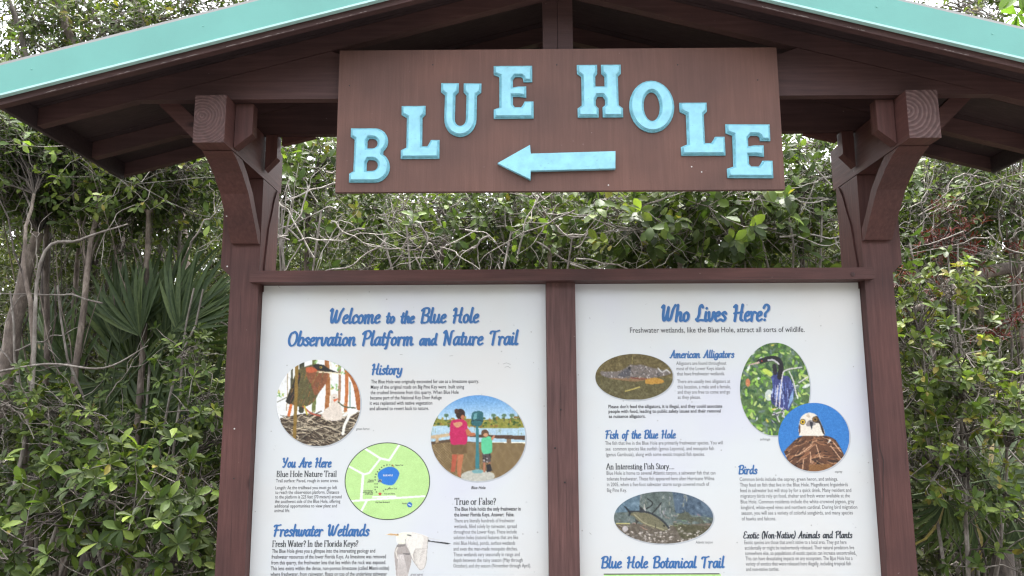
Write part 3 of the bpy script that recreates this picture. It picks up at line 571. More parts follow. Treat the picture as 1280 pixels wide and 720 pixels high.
# ------------------------------------------------------------------ printed pictures: a fine grid whose points carry the ink colour
class Pic:
    def __init__(s, x0, y0, x1, y1, res=.62, bg=(255, 255, 255)):
        s.x0, s.y0, s.x1, s.y1, s.r = x0, y0, x1, y1, res
        s.w, s.h = int((x1-x0)/res)+1, int((y1-y0)/res)+1
        s.X, s.Y = np.meshgrid(x0+np.arange(s.w)*res, y0+np.arange(s.h)*res); s.c = np.zeros((s.h, s.w, 3))+np.array(bg, float)
        s.cov = np.zeros((s.h, s.w), bool)
    def set(s, m, col, a=1.0):
        s.c[m] = s.c[m]*(1-a)+np.array(col, float)*a; s.cov |= m
    def poly(s, pts, col, a=1.0, smooth=False):
        if smooth: pts = smooth_path(list(pts)+[pts[0]], 6)
        p = np.asarray(pts, float); m = np.zeros(s.X.shape, bool); j = len(p)-1
        for i in range(len(p)):
            yi, yj, xi, xj = p[i, 1], p[j, 1], p[i, 0], p[j, 0]
            if yi != yj: m ^= ((yi > s.Y) != (yj > s.Y)) & (s.X < (xj-xi)*(s.Y-yi)/(yj-yi)+xi)
            j = i
        s.set(m, col, a); return m
    def ell(s, cx, cy, rx, ry, col, a=1.0, ang=0.0):
        c_, s_ = math.cos(ang), math.sin(ang); dx, dy = s.X-cx, s.Y-cy
        m = ((dx*c_+dy*s_)/rx)**2+((-dx*s_+dy*c_)/ry)**2 < 1; s.set(m, col, a); return m
    def line(s, pts, w, col, a=1.0, smooth=True, clip=None):
        p = smooth_path(pts, 6) if smooth and len(pts) > 2 else np.asarray(pts, float); m = np.zeros(s.X.shape, bool)
        for i in range(len(p)-1):
            d = p[i+1]-p[i]; L = max(d@d, 1e-9)
            lo = np.minimum(p[i], p[i+1])-w; hi = np.maximum(p[i], p[i+1])+w
            j0, j1 = max(0, int((lo[0]-s.x0)/s.r)), min(s.w, int((hi[0]-s.x0)/s.r)+2); i0, i1 = max(0, int((lo[1]-s.y0)/s.r)), min(s.h, int((hi[1]-s.y0)/s.r)+2)
            if j0 >= j1 or i0 >= i1: continue
            X, Y = s.X[i0:i1, j0:j1], s.Y[i0:i1, j0:j1]
            t = np.clip(((X-p[i, 0])*d[0]+(Y-p[i, 1])*d[1])/L, 0, 1)
            m[i0:i1, j0:j1] |= (X-p[i, 0]-t*d[0])**2+(Y-p[i, 1]-t*d[1])**2 < (w/2)**2
        if clip is not None: m &= clip
        s.set(m, col, a); return m
    def noise(s, amp, sc=3.0, m=None):
        g = rng.normal(size=(int(s.h*s.r/sc)+3, int(s.w*s.r/sc)+3)); yy, xx = (s.Y-s.y0)/sc, (s.X-s.x0)/sc
        i, j = yy.astype(int), xx.astype(int); fy, fx = yy-i, xx-j
        v = g[i, j]*(1-fy)*(1-fx)+g[i+1, j]*fy*(1-fx)+g[i, j+1]*(1-fy)*fx+g[i+1, j+1]*fy*fx
        v = v[..., None]*amp
        if m is not None: v = v*m[..., None]
        s.c = s.c+v
    def build(s, name, parent, y, mask='ell', label=None, seam=True):
        b_ = np.pad(s.c, ((1, 1), (1, 1), (0, 0)), 'edge'); s.c = s.c*.36+(b_[:-2, 1:-1]+b_[2:, 1:-1]+b_[1:-1, :-2]+b_[1:-1, 2:])*.16; s.c = s.c+rng.normal(size=s.c.shape[:2])[..., None]*5
        c = np.clip((s.c*.88+s.c.mean(-1, keepdims=True)*.12-118)*1.14+118, 0, 255)/255; c = np.where(c > .04045, ((c+.055)/1.055)**2.4, c/12.92)*.80+.003
        X, Y = s.X.copy(), s.Y.copy()
        if mask == 'ell':
            cx, cy_, rx, ry = (s.x0+s.x1)/2, (s.y0+s.y1)/2, (s.x1-s.x0)/2, (s.y1-s.y0)/2
            r = np.sqrt(((X-cx)/rx)**2+((Y-cy_)/ry)**2); ins = r <= 1
            o = ~ins; X[o] = cx+(X[o]-cx)/r[o]; Y[o] = cy_+(Y[o]-cy_)/r[o]
        else: ins = s.cov if mask == 'cov' else np.ones(X.shape, bool)
        d = FW[None, None]+RT*((X-640)/FPX)[..., None]-UP*((Y-360)/FPX)[..., None]
        Wd = CAM+d*((y-CAM[1])/d[..., 1])[..., None]
        keep = ins[:-1, :-1]|ins[1:, :-1]|ins[:-1, 1:]|ins[1:, 1:]
        idx = np.arange(s.w*s.h).reshape(s.h, s.w)
        q = np.stack([idx[:-1, :-1][keep], idx[1:, :-1][keep], idx[1:, 1:][keep], idx[:-1, 1:][keep]], 1)
        used = np.unique(q); mp_ = np.full(s.w*s.h, -1); mp_[used] = np.arange(len(used))
        col = np.concatenate([c.reshape(-1, 3)[used], np.ones((len(used), 1))], 1)
        o = mesh_obj(name, fast_mesh(name, Wd.reshape(-1, 3)[used], mp_[q], colors=col), PRINT, parent)
        if label: o['label'] = label
        return o
def disc(name, cx, cy_, rx, ry, y, mat, parent, seg=64, inner=None):
    v = []; ft = []
    for k in range(seg):
        a = 2*math.pi*k/seg; v.append(at(cx+rx*math.cos(a), cy_+ry*math.sin(a), y))
    if inner:
        for k in range(seg):
            a = 2*math.pi*k/seg; v.append(at(cx+(rx-inner)*math.cos(a), cy_+(ry-inner)*math.sin(a), y))
        return mesh_obj(name, fast_mesh(name, v, [(k, (k+1) % seg, seg+(k+1) % seg, seg+k) for k in range(seg)]), mat, parent)
    v.append(at(cx, cy_, y))
    return mesh_obj(name, fast_mesh(name, v, None, [(k, seg, (k+1) % seg) for k in range(seg)]), mat, parent)
def halo(cx, cy_, rx, ry, parent):
    disc('print_shadow', cx+.7, cy_+.9, rx+1.0, ry+1.0, YP-.0006, INK_FAINT, parent)
U = random.uniform
# --- green heron on its nest (zoom coordinates: 6.155 px per photo px from 340,445)
h = Pic(345.4, 449.6, 450.7, 557.8, bg=(246, 246, 240)); Z = lambda L: [(340+x/6.155, 445+y/6.155) for x, y in L]
for x, wd, col in ((430, 34, (176, 112, 60)), (520, 20, (170, 130, 100)), (575, 26, (205, 120, 60)), (330, 30, (120, 130, 70)), (235, 40, (70, 70, 50)), (150, 16, (90, 90, 70)), (120, 8, (190, 170, 140)), (455, 10, (240, 230, 210))):
    h.line(Z([(x+U(-8, 8), 20), (x, 250), (x-10, 420)]), wd/6.1, col)
h.line(Z([(575, 90), (640, 220), (670, 400)]), 6, (180, 105, 50)); h.line(Z([(150, 360), (110, 540)]), 3.5, (225, 120, 60))
for k in range(40):
    x, y = random.choice([(530, 90), (500, 70), (480, 245), (560, 120), (60, 293), (330, 60)]); x += U(-28, 28); y += U(-22, 22); h.ell(*Z([(x, y)])[0], U(1, 3), U(.5, 1.4), random.choice([(120, 186, 84), (160, 206, 130), (90, 150, 70), (206, 196, 90)]), .8, U(0, 3))
h.poly(Z([(60, 480), (300, 440), (560, 480), (680, 430), (660, 620), (340, 700), (120, 640)]), (78, 62, 48), smooth=True)
h.noise(10, 2.5)
for k in range(190):
    x, y = U(60, 670), U(455, 690); a = U(-.7, .7); L = U(60, 160); g = U(110, 235)
    h.line(Z([(x, y), (x+L*math.cos(a)/2, y+L*math.sin(a)/2+U(-10, 10)), (x+L*math.cos(a), y+L*math.sin(a))]), U(.5, 1.3), (g, g*.92, g*.78))
    if k % 3 == 0: h.line(Z([(x, y+8), (x+L*math.cos(a), y+8+L*math.sin(a))]), 1.0, (55, 45, 38))
h.line(Z([(600, 450), (560, 530), (545, 600)]), 3.6, (245, 240, 225))
body = h.poly(Z([(105, 350), (140, 250), (190, 120), (260, 80), (350, 62), (410, 90), (420, 130), (415, 200), (370, 270), (320, 350), (270, 385), (200, 390), (150, 370)]), (104, 96, 58), smooth=True)
h.poly(Z([(270, 90), (330, 80), (420, 120), (425, 190), (370, 270), (330, 300), (300, 220), (260, 140)]), (150, 88, 56), .9, smooth=True)
h.poly(Z([(260, 90), (300, 85), (350, 110), (300, 130), (265, 120)]), (205, 100, 60), smooth=True)
h.poly(Z([(105, 350), (150, 240), (190, 140), (220, 150), (180, 300), (140, 370)]), (52, 48, 40), smooth=True)
h.poly(Z([(310, 75), (350, 60), (400, 70), (440, 100), (540, 140), (440, 128), (350, 108)]), (48, 46, 42), smooth=False)
h.line(Z([(350, 122), (480, 130), (530, 140)]), 1.6, (240, 225, 190)); h.ell(*Z([(375, 88)])[0], 1.6, 1.4, (220, 180, 60)); h.ell(*Z([(375, 88)])[0], .8, .8, (20, 20, 20))
for k in range(60):
    x, y = U(150, 400), U(110, 370); h.line(Z([(x, y), (x-12, y+34)]), .7, (U(90, 180), U(80, 130), U(50, 80)), clip=body)
h.line(Z([(190, 60), (185, 300), (172, 640)]), 4.2, (150, 118, 52))
h.line(Z([(240, 390), (300, 440), (370, 460)]), 2, (190, 90, 70)); h.line(Z([(250, 385), (270, 450)]), 2, (200, 180, 60))
h.poly(Z([(380, 460), (410, 410), (450, 380), (450, 330), (470, 290), (500, 300), (510, 350), (540, 420), (530, 490), (430, 495)]), (226, 212, 196), smooth=True)
h.poly(Z([(470, 335), (515, 325), (480, 355)]), (235, 110, 60)); h.ell(*Z([(478, 320)])[0], .9, .9, (30, 30, 30))
h.line(Z([(510, 355), (560, 390), (640, 400)]), 1.5, (80, 90, 60)); h.line(Z([(600, 200), (600, 400)]), .8, (90, 140, 130)); h.line(Z([(40, 355), (110, 320)]), .8, (90, 90, 70))
h.noise(7, 1.2)
h.build('picture', pl, YT, label='round photo of a heron on its nest'); halo(398, 503.7, 52.6, 54.1, pl)
# --- two visitors at the viewer
v = Pic(538.7, 494, 657, 601.4); Z = lambda L: [(535+x/6.1, 488+y/6.1) for x, y in L]
t = ((v.Y-494)/38)[..., None]; v.c = np.array((96, 158, 218))*(1-t)+np.array((205, 226, 232))*t
v.poly(Z([(0, 268), (780, 268), (780, 395), (0, 395)]), (176, 206, 222))
v.poly(Z([(0, 225), (60, 215), (140, 225), (300, 215), (420, 225), (560, 215), (700, 218), (780, 235), (780, 285), (420, 290), (280, 268), (0, 270)]), (150, 148, 62), smooth=False)
for k in range(130):
    x = U(20, 760); y = U(205, 275); v.ell(*Z([(x, y)])[0], U(1, 2.4), U(.8, 2), random.choice([(70, 100, 48), (120, 134, 50), (178, 160, 66), (150, 120, 60), (96, 120, 60)]))
for x in (140, 580, 500, 700, 60, 640): v.line(Z([(x, 235), (x, 195)]), .9, (80, 84, 60)); v.ell(*Z([(x, 190)])[0], 3, 2.2, (84, 116, 70), .8)
for k in range(50): x, y = U(0, 770), U(285, 340); v.line(Z([(x, y), (x, y+U(10, 30))]), .8, random.choice([(130, 150, 110), (205, 222, 230), (150, 160, 120)]), .7)
v.poly(Z([(0, 400), (160, 385), (400, 395), (780, 405), (780, 720), (0, 720)]), (112, 88, 58))
for k in range(-40, 60):
    v.line(Z([(k*20, 400), (k*20+330, 720)]), .55, (190, 168, 118), .75, smooth=False); v.line(Z([(k*20+330, 400), (k*20, 720)]), .55, (182, 158, 104), .75, smooth=False)
v.poly(Z([(20, 345), (170, 325), (180, 345), (70, 365), (20, 370)]), (206, 178, 138)); v.poly(Z([(280, 335), (740, 345), (740, 378), (280, 352)]), (96, 70, 52))
v.poly(Z([(0, 395), (170, 372), (175, 392), (0, 415)]), (96, 76, 56)); v.poly(Z([(600, 370), (635, 370), (635, 400), (600, 400)]), (140, 114, 86)); v.poly(Z([(60, 365), (80, 362), (80, 398), (60, 400)]), (190, 160, 120))
v.ell(*Z([(380, 655)])[0], 21, 8, (192, 190, 176)); v.noise(5, 1.5)
sk = (196, 118, 80)
v.poly(Z([(185, 490), (225, 490), (205, 620), (175, 620)]), (188, 92, 66)); v.poly(Z([(228, 490), (272, 490), (255, 600), (250, 660), (228, 655), (220, 590)]), sk)
v.poly(Z([(175, 405), (295, 400), (300, 480), (235, 490), (225, 470), (215, 490), (178, 480)]), (122, 96, 62))
v.poly(Z([(165, 330), (175, 240), (215, 222), (265, 222), (300, 260), (295, 400), (240, 412), (178, 408)]), (206, 34, 98), smooth=True)
v.poly(Z([(190, 248), (250, 240), (262, 262), (225, 285), (200, 270)]), (214, 150, 112), smooth=True)
v.poly(Z([(285, 300), (305, 290), (330, 322), (362, 325), (360, 345), (320, 350), (295, 340)]), sk)
v.ell(*Z([(248, 180)])[0], 5.8, 6.5, (62, 42, 34)); v.ell(*Z([(217, 160)])[0], 2.6, 3.4, (84, 56, 40)); v.ell(*Z([(264, 205)])[0], 2.4, 3, sk)
v.poly(Z([(365, 265), (385, 265), (392, 600), (362, 600)]), (58, 132, 140)); v.ell(*Z([(378, 618)])[0], 7, 2.6, (120, 170, 172))
v.poly(Z([(330, 200), (345, 165), (400, 158), (422, 180), (418, 240), (395, 272), (345, 268), (330, 245)]), (52, 110, 116), smooth=True)
v.poly(Z([(350, 180), (375, 172), (370, 215), (345, 230)]), (120, 176, 178), .8); v.line(Z([(330, 235), (360, 225), (420, 235)]), 1.1, (30, 66, 72))
v.poly(Z([(415, 480), (480, 478), (478, 545), (418, 552)]), (92, 84, 84)); v.poly(Z([(422, 550), (438, 550), (436, 625), (420, 625)]), (186, 120, 90)); v.poly(Z([(462, 545), (478, 545), (478, 600), (462, 600)]), (160, 104, 80)); v.poly(Z([(445, 570), (475, 560), (490, 612), (450, 625)]), (44, 44, 50))
for k in range(14): v.ell(*Z([(U(418, 476), U(482, 545))])[0], .9, .9, random.choice([(190, 180, 180), (40, 36, 40)]))
v.poly(Z([(405, 372), (440, 352), (485, 360), (490, 430), (482, 475), (415, 478)]), (96, 206, 152), smooth=True); v.poly(Z([(478, 365), (505, 340), (512, 352), (488, 385)]), (206, 140, 104))
v.ell(*Z([(434, 328)])[0], 4.8, 5, (106, 76, 52)); v.ell(*Z([(440, 340)])[0], 3, 2.4, (206, 150, 112)); v.noise(6, 1.3)
v.build('picture', pl, YT, label='oval photo of a woman in pink and a child at a viewing scope'); halo(597.8, 547.7, 59.2, 53.7, pl)
# --- trail map
m_ = Pic(431, 553.3, 537.3, 649.8, res=.5, bg=(190, 229, 146)); Z = lambda L: [(428+x/6.92, 550+y/6.92) for x, y in L]
W_ = (240, 246, 236)
for L, wd in (([(200, 78), (330, 160), (405, 175)], 2.6), ([(490, 45), (405, 175)], 2.6), ([(330, 160), (232, 285), (185, 298), (60, 230)], 2.4), ([(180, 295), (162, 515)], 3.2), ([(80, 528), (300, 512), (710, 486)], 2.4), ([(210, 525), (165, 612)], 2.6), ([(265, 493), (460, 488)], 2.0)):
    for a_, b_ in zip(L[:-1], L[1:]): m_.line(Z([a_, b_]), wd, W_, smooth=False)
m_.poly(Z([(305, 290), (330, 262), (395, 232), (450, 240), (488, 275), (488, 310), (460, 365), (430, 390), (385, 388), (340, 372), (312, 335)]), (44, 126, 214), smooth=True)
for x, y in ((410, 215), (385, 216), (360, 222), (340, 236), (322, 255), (305, 275), (290, 297), (283, 320), (283, 345), (282, 380), (282, 408), (283, 430), (293, 450), (300, 408), (300, 380), (430, 222), (355, 440), (375, 428)):
    m_.ell(*Z([(x, y)])[0], .75, .75, (56, 70, 52))
m_.poly(Z([(305, 340), (342, 340), (342, 368), (305, 368)]), (150, 166, 168)); m_.line(Z([(312, 362), (324, 346), (336, 362)]), .9, (60, 60, 70), smooth=False)
st = [(325+(18 if k % 2 == 0 else 8)*math.sin(k*math.pi/5), 467-(18 if k % 2 == 0 else 8)*math.cos(k*math.pi/5)) for k in range(10)]
m_.poly(Z(st), (206, 50, 60)); m_.ell(*Z([(582, 560)])[0], 3.2, 3.2, (44, 110, 196)); m_.line(Z([(572, 556), (592, 566)]), 1.0, (245, 245, 245), smooth=False)
m_.line(Z([(388, 430), (410, 410)]), .7, (80, 90, 70), smooth=False); m_.line(Z([(432, 214), (446, 232)]), .9, (190, 130, 60), smooth=False)
m_.noise(2, 6)
mp_o = m_.build('trail_map', pl, YT, label='round green trail map with a blue pond')
disc('map_border', 484.2, 601.5, 53.4, 48.5, YT-.0003, flat('map_border_ink', (.05, .06, .055)), pl, inner=1.0)
WHITE = flat('white_print', (.66, .68, .70))
sans('map_text', [('BLUE HOLE', 479, 595.2, 491)], YT-.0003, WHITE, pl, size=.0095, bold=.03)
for ln_ in [('Nature Trail', 494, 582.3, 504), ('Nature Trail', 485.5, 611.6, 496), ('You are here', 480, 618, 493.5), ('Viewing', 460.5, 601, 467), ('platform', 459.5, 603, 467), ('Key Deer Boulevard', 469.5, 628.6, 487), ('North', 502.5, 630.2, 508.4),
 ('Local volunteer', 454.5, 614.2, 466), ('parking and the', 453.5, 616.2, 466), ('trailhead', 456, 618.2, 466)]: sans('map_text', [ln_], YT-.0003, INK_BLACK, pl, size=.0085, bold=.02)
# --- flying egret
e = Pic(480, 662, 565, 740, res=.5); Z = lambda L: [(476+x/11.25, 656+y/11.25) for x, y in L]
e.poly(Z([(240, 270), (350, 270), (430, 470), (400, 640), (330, 860), (235, 820), (205, 600), (190, 380)]), (180, 170, 164), smooth=True)
wing = e.cov.copy()
for k in range(12): e.line(Z([(250+k*6, 420), (225+k*17, 860)]), .5, (232, 224, 218), .8, smooth=False, clip=wing)
e.poly(Z([(225, 280), (350, 270), (340, 300), (215, 320)]), (140, 134, 130), .8)
e.line(Z([(235, 320), (215, 380), (235, 470)]), 1.6, (226, 218, 206)); e.line(Z([(320, 408), (420, 412)]), 1.3, (110, 106, 106))
w2 = e.poly(Z([(345, 200), (420, 110), (520, 120), (665, 175), (660, 260), (648, 400), (640, 520), (610, 605), (560, 635), (520, 600), (450, 500), (400, 380), (350, 280)]), (222, 214, 205), smooth=True)
e.poly(Z([(350, 210), (420, 120), (520, 130), (600, 180), (560, 420), (520, 560), (450, 480), (400, 360)]), (238, 233, 222), .8, smooth=True)
e.line(Z([(345, 200), (350, 280), (400, 380), (450, 500), (520, 600), (560, 635), (610, 605), (640, 520), (648, 400), (660, 260), (665, 178)]), .8, (168, 162, 156))
for k in range(14): e.line(Z([(480-k*2, 340+k*6), (645-k*12, 330+k*24)]), .45, (182, 172, 164), .9, smooth=False, clip=w2)
e.poly(Z([(215, 200), (240, 130), (330, 105), (430, 110), (400, 160), (345, 200), (340, 265), (245, 265)]), (238, 236, 216), smooth=True)
e.poly(Z([(70, 135), (130, 122), (250, 128), (250, 155), (140, 148)]), (216, 176, 122)); e.ell(*Z([(240, 132)])[0], .7, .6, (60, 60, 50)); e.line(Z([(375, 142), (425, 152)]), 1.1, (80, 80, 80), smooth=False)
e.poly(Z([(665, 205), (700, 225), (850, 240), (920, 248), (990, 262), (940, 276), (850, 262), (700, 240), (665, 240)]), (52, 54, 58)); e.line(Z([(670, 185), (830, 215)]), .5, (150, 150, 150), smooth=False)
cv = e.cov.copy(); e.noise(4, 1.5)
e.build('picture', pl, YT, mask='cov', label='cut-out picture of a white egret in flight')
# --- alligator
g = Pic(744.2, 442.4, 841.3, 500, bg=(112, 98, 58)); Z = lambda L: [(740+x/10.28, 436+y/10.28) for x, y in L]
g.noise(9, 5); g.poly(Z([(40, 340), (1060, 380), (1060, 680), (40, 680)]), (98, 94, 62), .6); g.noise(8, 2)
for k in range(60): x, y = U(60, 1000), U(80, 650); a = U(0, 3.1); g.line(Z([(x, y), (x+60*math.cos(a), y+60*math.sin(a))]), .5, (U(120, 165), U(108, 140), 70), .5, smooth=False)
g.poly(Z([(680, 400), (740, 370), (860, 380), (930, 420), (860, 450), (700, 450)]), (196, 146, 60), smooth=True)
al = g.poly(Z([(100, 310), (120, 285), (160, 290), (250, 290), (350, 285), (440, 240), (490, 205), (560, 210), (640, 205), (740, 235), (850, 260), (1010, 290), (1010, 320), (920, 350), (800, 370), (700, 385), (560, 400), (400, 385), (240, 378), (140, 350)]), (122, 112, 106), smooth=True)
g.poly(Z([(200, 375), (400, 380), (520, 370), (600, 360), (720, 380), (650, 415), (500, 420), (300, 395)]), (158, 120, 84), .8)
g.poly(Z([(330, 345), (380, 300), (450, 260), (490, 250), (500, 330), (420, 360)]), (84, 84, 92), .8, smooth=True)
for k in range(170):
    x, y = U(130, 1000), U(205, 375); r = U(.5, 1.5); gq = U(60, 225); g.line(Z([(x, y), (x+U(-14, 18), y+U(-16, 22))]), r*.9, (gq, gq*.95, gq*.93), .8, smooth=False, clip=al)
g.line(Z([(500, 370), (600, 385), (700, 385)]), 1.2, (130, 66, 56)); g.ell(*Z([(480, 250)])[0], 1.6, 1.8, (40, 40, 42)); g.line(Z([(430, 545), (520, 520), (610, 492)]), 1.4, (200, 180, 96)); g.line(Z([(520, 80), (515, 190)]), .8, (160, 150, 90))
g.line(Z([(850, 250), (900, 300), (960, 270), (1000, 310)]), 1.6, (200, 196, 190)); g.noise(7, 1.2)
g.build('picture', pr, YT, label='oval photo of a floating alligator'); halo(792.8, 471.2, 48.5, 28.8, pr)
# --- tarpon
f_ = Pic(767.5, 614.4, 891.5, 679.6, bg=(104, 116, 112)); Z = lambda L: [(764+x/9.7, 610+y/9.7) for x, y in L]
f_.poly(Z([(740, 40), (1240, 40), (1240, 360), (780, 300)]), (84, 104, 124), .9); f_.poly(Z([(20, 60), (350, 60), (340, 280), (20, 300)]), (100, 128, 148), .8); f_.noise(10, 5)
f_.poly(Z([(30, 440), (300, 430), (700, 460), (1240, 420), (1240, 700), (30, 700)]), (110, 98, 84), .9); f_.poly(Z([(740, 420), (1200, 470), (1100, 620), (860, 620)]), (84, 84, 56), .7); f_.noise(9, 2.5)
for k in range(42): x = random.choice([U(360, 420), U(560, 760), U(860, 930)]); y = U(60, 330); f_.line(Z([(x, y), (x+U(-12, 12), y+U(20, 70))]), U(.5, 1.1), random.choice([(206, 200, 186), (150, 150, 130), (190, 180, 190)]), .8)
for k in range(150):
    x = U(60, 1180); y = U(520, 660)-(60 if 650 < x < 850 else 0)*random.random(); q_ = U(120, 245); f_.ell(*Z([(x, y)])[0], U(.6, 2.4), U(.4, 1.2), (q_, q_*.95, q_*.9), .85)
for k in range(60): x, y = U(60, 1200), U(300, 500); f_.line(Z([(x, y), (x+U(20, 60), y+U(-6, 26))]), .7, (U(150, 225), U(140, 210), 140), .7)
f_.ell(*Z([(170, 495)])[0], 3.6, 3.4, (190, 182, 180)); f_.line(Z([(60, 432), (220, 430)]), 1, (206, 196, 120))
f_.poly(Z([(200, 290), (260, 285), (350, 285), (450, 300), (560, 360), (640, 420), (700, 490), (640, 520), (540, 490), (480, 475), (400, 440), (330, 400), (270, 340), (230, 330)]), (122, 118, 92), smooth=True)
f_.poly(Z([(145, 210), (180, 230), (235, 285), (240, 310), (215, 345), (205, 330), (215, 300)]), (44, 52, 60)); f_.poly(Z([(340, 215), (380, 245), (420, 290), (345, 290)]), (58, 64, 68)); f_.poly(Z([(290, 370), (335, 405), (300, 440)]), (66, 64, 60))
f_.line(Z([(235, 285), (350, 285), (460, 300), (560, 350), (640, 415), (700, 485)]), 2.2, (54, 60, 66)); f_.line(Z([(280, 320), (400, 420), (500, 460), (640, 505)]), 1.3, (186, 178, 140), .7)
f_.ell(*Z([(640, 460)])[0], 1.1, 1.1, (20, 20, 24)); f_.line(Z([(540, 440), (535, 480)]), .8, (70, 66, 54))
f_.line(Z([(430, 250), (490, 210), (495, 170), (440, 130)]), 1.4, (40, 44, 46)); f_.line(Z([(500, 305), (560, 240), (605, 180)]), 1.4, (44, 44, 46))
f_.poly(Z([(780, 380), (840, 310), (930, 295), (980, 350), (1080, 360), (1130, 440), (1000, 400), (970, 470), (940, 400)]), (92, 96, 80), .9, smooth=True); f_.noise(8, 1.2)
f_.build('picture', pr, YT, label='oval photo of tarpon under water'); halo(829.5, 647, 62, 32.6, pr)
# --- anhinga
a_ = Pic(925, 428.4, 1012.5, 544.6, bg=(92, 120, 70)); Z = lambda L: [(920+x/5.714, 424+y/5.714) for x, y in L]
a_.noise(16, 4)
for k in range(420):
    x, y = U(20, 530), U(20, 690); an = U(0, 3.14); l = U(2.0, 5.5)
    c = random.choice([(124, 178, 62), (160, 204, 84), (84, 132, 56), (60, 96, 62), (196, 214, 120), (70, 100, 80), (110, 130, 120)] + ([(226, 206, 70), (228, 232, 226)] if k % 5 == 0 else []))
    a_.ell(*Z([(x, y)])[0], l, l*.38, c, .9, an)
a_.ell(*Z([(85, 310)])[0], 3, 5, (206, 130, 86)); a_.ell(*Z([(235, 400)])[0], 5, 7, (226, 230, 226), .8)
a_.ell(*Z([(225, 235)])[0], 7, 3, (200, 220, 90), 1, .5)
a_.poly(Z([(250, 270), (290, 235), (340, 260), (380, 270), (415, 350), (405, 440), (375, 510), (350, 500), (270, 470), (248, 420), (262, 340)]), (66, 74, 134), smooth=True); bm_ = a_.poly(Z([(250, 270), (290, 235), (340, 260), (380, 270), (415, 350), (405, 440), (375, 510), (350, 500), (270, 470), (248, 420), (262, 340)]), (66, 74, 134), smooth=True)
for k in range(46): x = U(250, 410); y = U(270, 420); a_.line(Z([(x, y), (x+U(-10, 18), y+U(50, 90))]), U(.5, 1), random.choice([(134, 156, 214), (190, 204, 236), (40, 40, 78), (100, 124, 196)]), .9, clip=bm_)
a_.poly(Z([(385, 410), (412, 350), (408, 430), (370, 500)]), (150, 186, 226), .8)
a_.line(Z([(170, 158), (250, 138), (300, 148), (322, 200), (312, 270)]), 6.5, (34, 32, 40)); a_.line(Z([(275, 190), (280, 240)]), 5, (40, 38, 46)); a_.line(Z([(230, 150), (270, 150), (305, 178)]), 2.2, (208, 204, 206))
a_.poly(Z([(60, 190), (165, 158), (172, 172), (120, 182)]), (206, 176, 164)); a_.ell(*Z([(185, 155)])[0], 1, 1, (180, 60, 50))
for L in ([(470, 200), (360, 220), (330, 270), (310, 480)], [(380, 230), (410, 300), (432, 400)], [(300, 330), (285, 480)], [(260, 540), (330, 520), (345, 560)], [(510, 270), (450, 310)], [(290, 540), (310, 590)]): a_.line(Z(L), 1.5, (216, 208, 210))
for k in range(30): x, y = U(250, 350), U(490, 600); a_.line(Z([(x, y), (x+U(-20, 20), y+U(-20, 20))]), .9, random.choice([(214, 206, 226), (60, 50, 90)]), .9)
a_.noise(9, 1.2); a_.build('picture', pr, YT, label='upright oval photo of a dark blue anhinga among leaves'); halo(968.7, 486.5, 43.7, 58, pr)
# --- osprey
o_ = Pic(972.9, 503.6, 1061.8, 589.2, bg=(52, 128, 204)); Z = lambda L: [(968+x/7.66, 500+y/7.66) for x, y in L]
bm_ = o_.poly(Z([(90, 495), (150, 430), (240, 355), (350, 338), (470, 340), (560, 365), (610, 420), (670, 545), (640, 640), (350, 720), (160, 620)]), (112, 74, 52), smooth=True)
for k in range(70):
    x, y = U(100, 640), U(345, 680); an = (.35 if x > 400 else -.55)+U(-.4, .4); l = U(40, 95); c = random.choice([(70, 48, 38), (92, 60, 44), (134, 92, 66), (150, 100, 70)])
    m2 = o_.ell(*Z([(x, y)])[0], l/7.66/1.6, l/7.66/5, c, .9, an) & bm_
    dx, dy = math.cos(an)*l*.6, math.sin(an)*l*.6; o_.line(Z([(x-dx, y-dy+8), (x, y+l*.2), (x+dx, y+dy+6)]), .7, random.choice([(214, 160, 116), (190, 130, 88), (226, 180, 140)]), .95)
for k in range(60):
    x, y = U(100, 640), U(350, 690); an = (.35 if x > 400 else -.55)+U(-.3, .3); l = U(20, 60); o_.line(Z([(x, y), (x+l*math.cos(an), y+l*math.sin(an))]), U(.6, 1.3), (44, 28, 22), .85, clip=bm_)
out_m = ~bm_
o_.c[out_m] = np.array((52, 128, 204), float)
o_.poly(Z([(330, 620), (560, 610), (520, 700), (330, 700)]), (150, 104, 58), .8); 
for L in ([(400, 430), (440, 560)], [(360, 430), (240, 520), (200, 530)], [(345, 500), (350, 600)], [(540, 440), (640, 570)], [(280, 570), (270, 660)], [(560, 400), (640, 500)]): o_.line(Z(L), 1.1, (222, 176, 140))
o_.poly(Z([(505, 420), (530, 370), (545, 385), (520, 410)]), (220, 210, 196))
hd = o_.poly(Z([(235, 345), (232, 280), (240, 210), (262, 155), (320, 122), (385, 132), (425, 175), (455, 240), (480, 335), (350, 345)]), (232, 222, 206), smooth=True)
o_.poly(Z([(370, 165), (410, 155), (440, 210), (470, 280), (482, 335), (455, 300), (430, 225), (385, 215)]), (64, 50, 46), smooth=True); o_.poly(Z([(235, 340), (232, 260), (245, 220), (250, 300)]), (110, 76, 62))
o_.poly(Z([(300, 235), (330, 195), (370, 200), (395, 230), (370, 245), (320, 255)]), (140, 130, 130), .9, smooth=True); o_.poly(Z([(335, 205), (372, 215), (358, 285), (348, 260)]), (56, 56, 66)); o_.poly(Z([(300, 150), (330, 125), (345, 160), (330, 175)]), (196, 176, 150), .7)
for cx_, cy2 in ((271, 210), (390, 185)): o_.ell(*Z([(cx_, cy2)])[0], 3.7, 3.7, (76, 66, 50)); o_.ell(*Z([(cx_, cy2)])[0], 2.9, 2.9, (232, 190, 50) if cx_ < 300 else (150, 110, 50)); o_.ell(*Z([(cx_, cy2)])[0], 1.3, 1.3, (16, 16, 16))
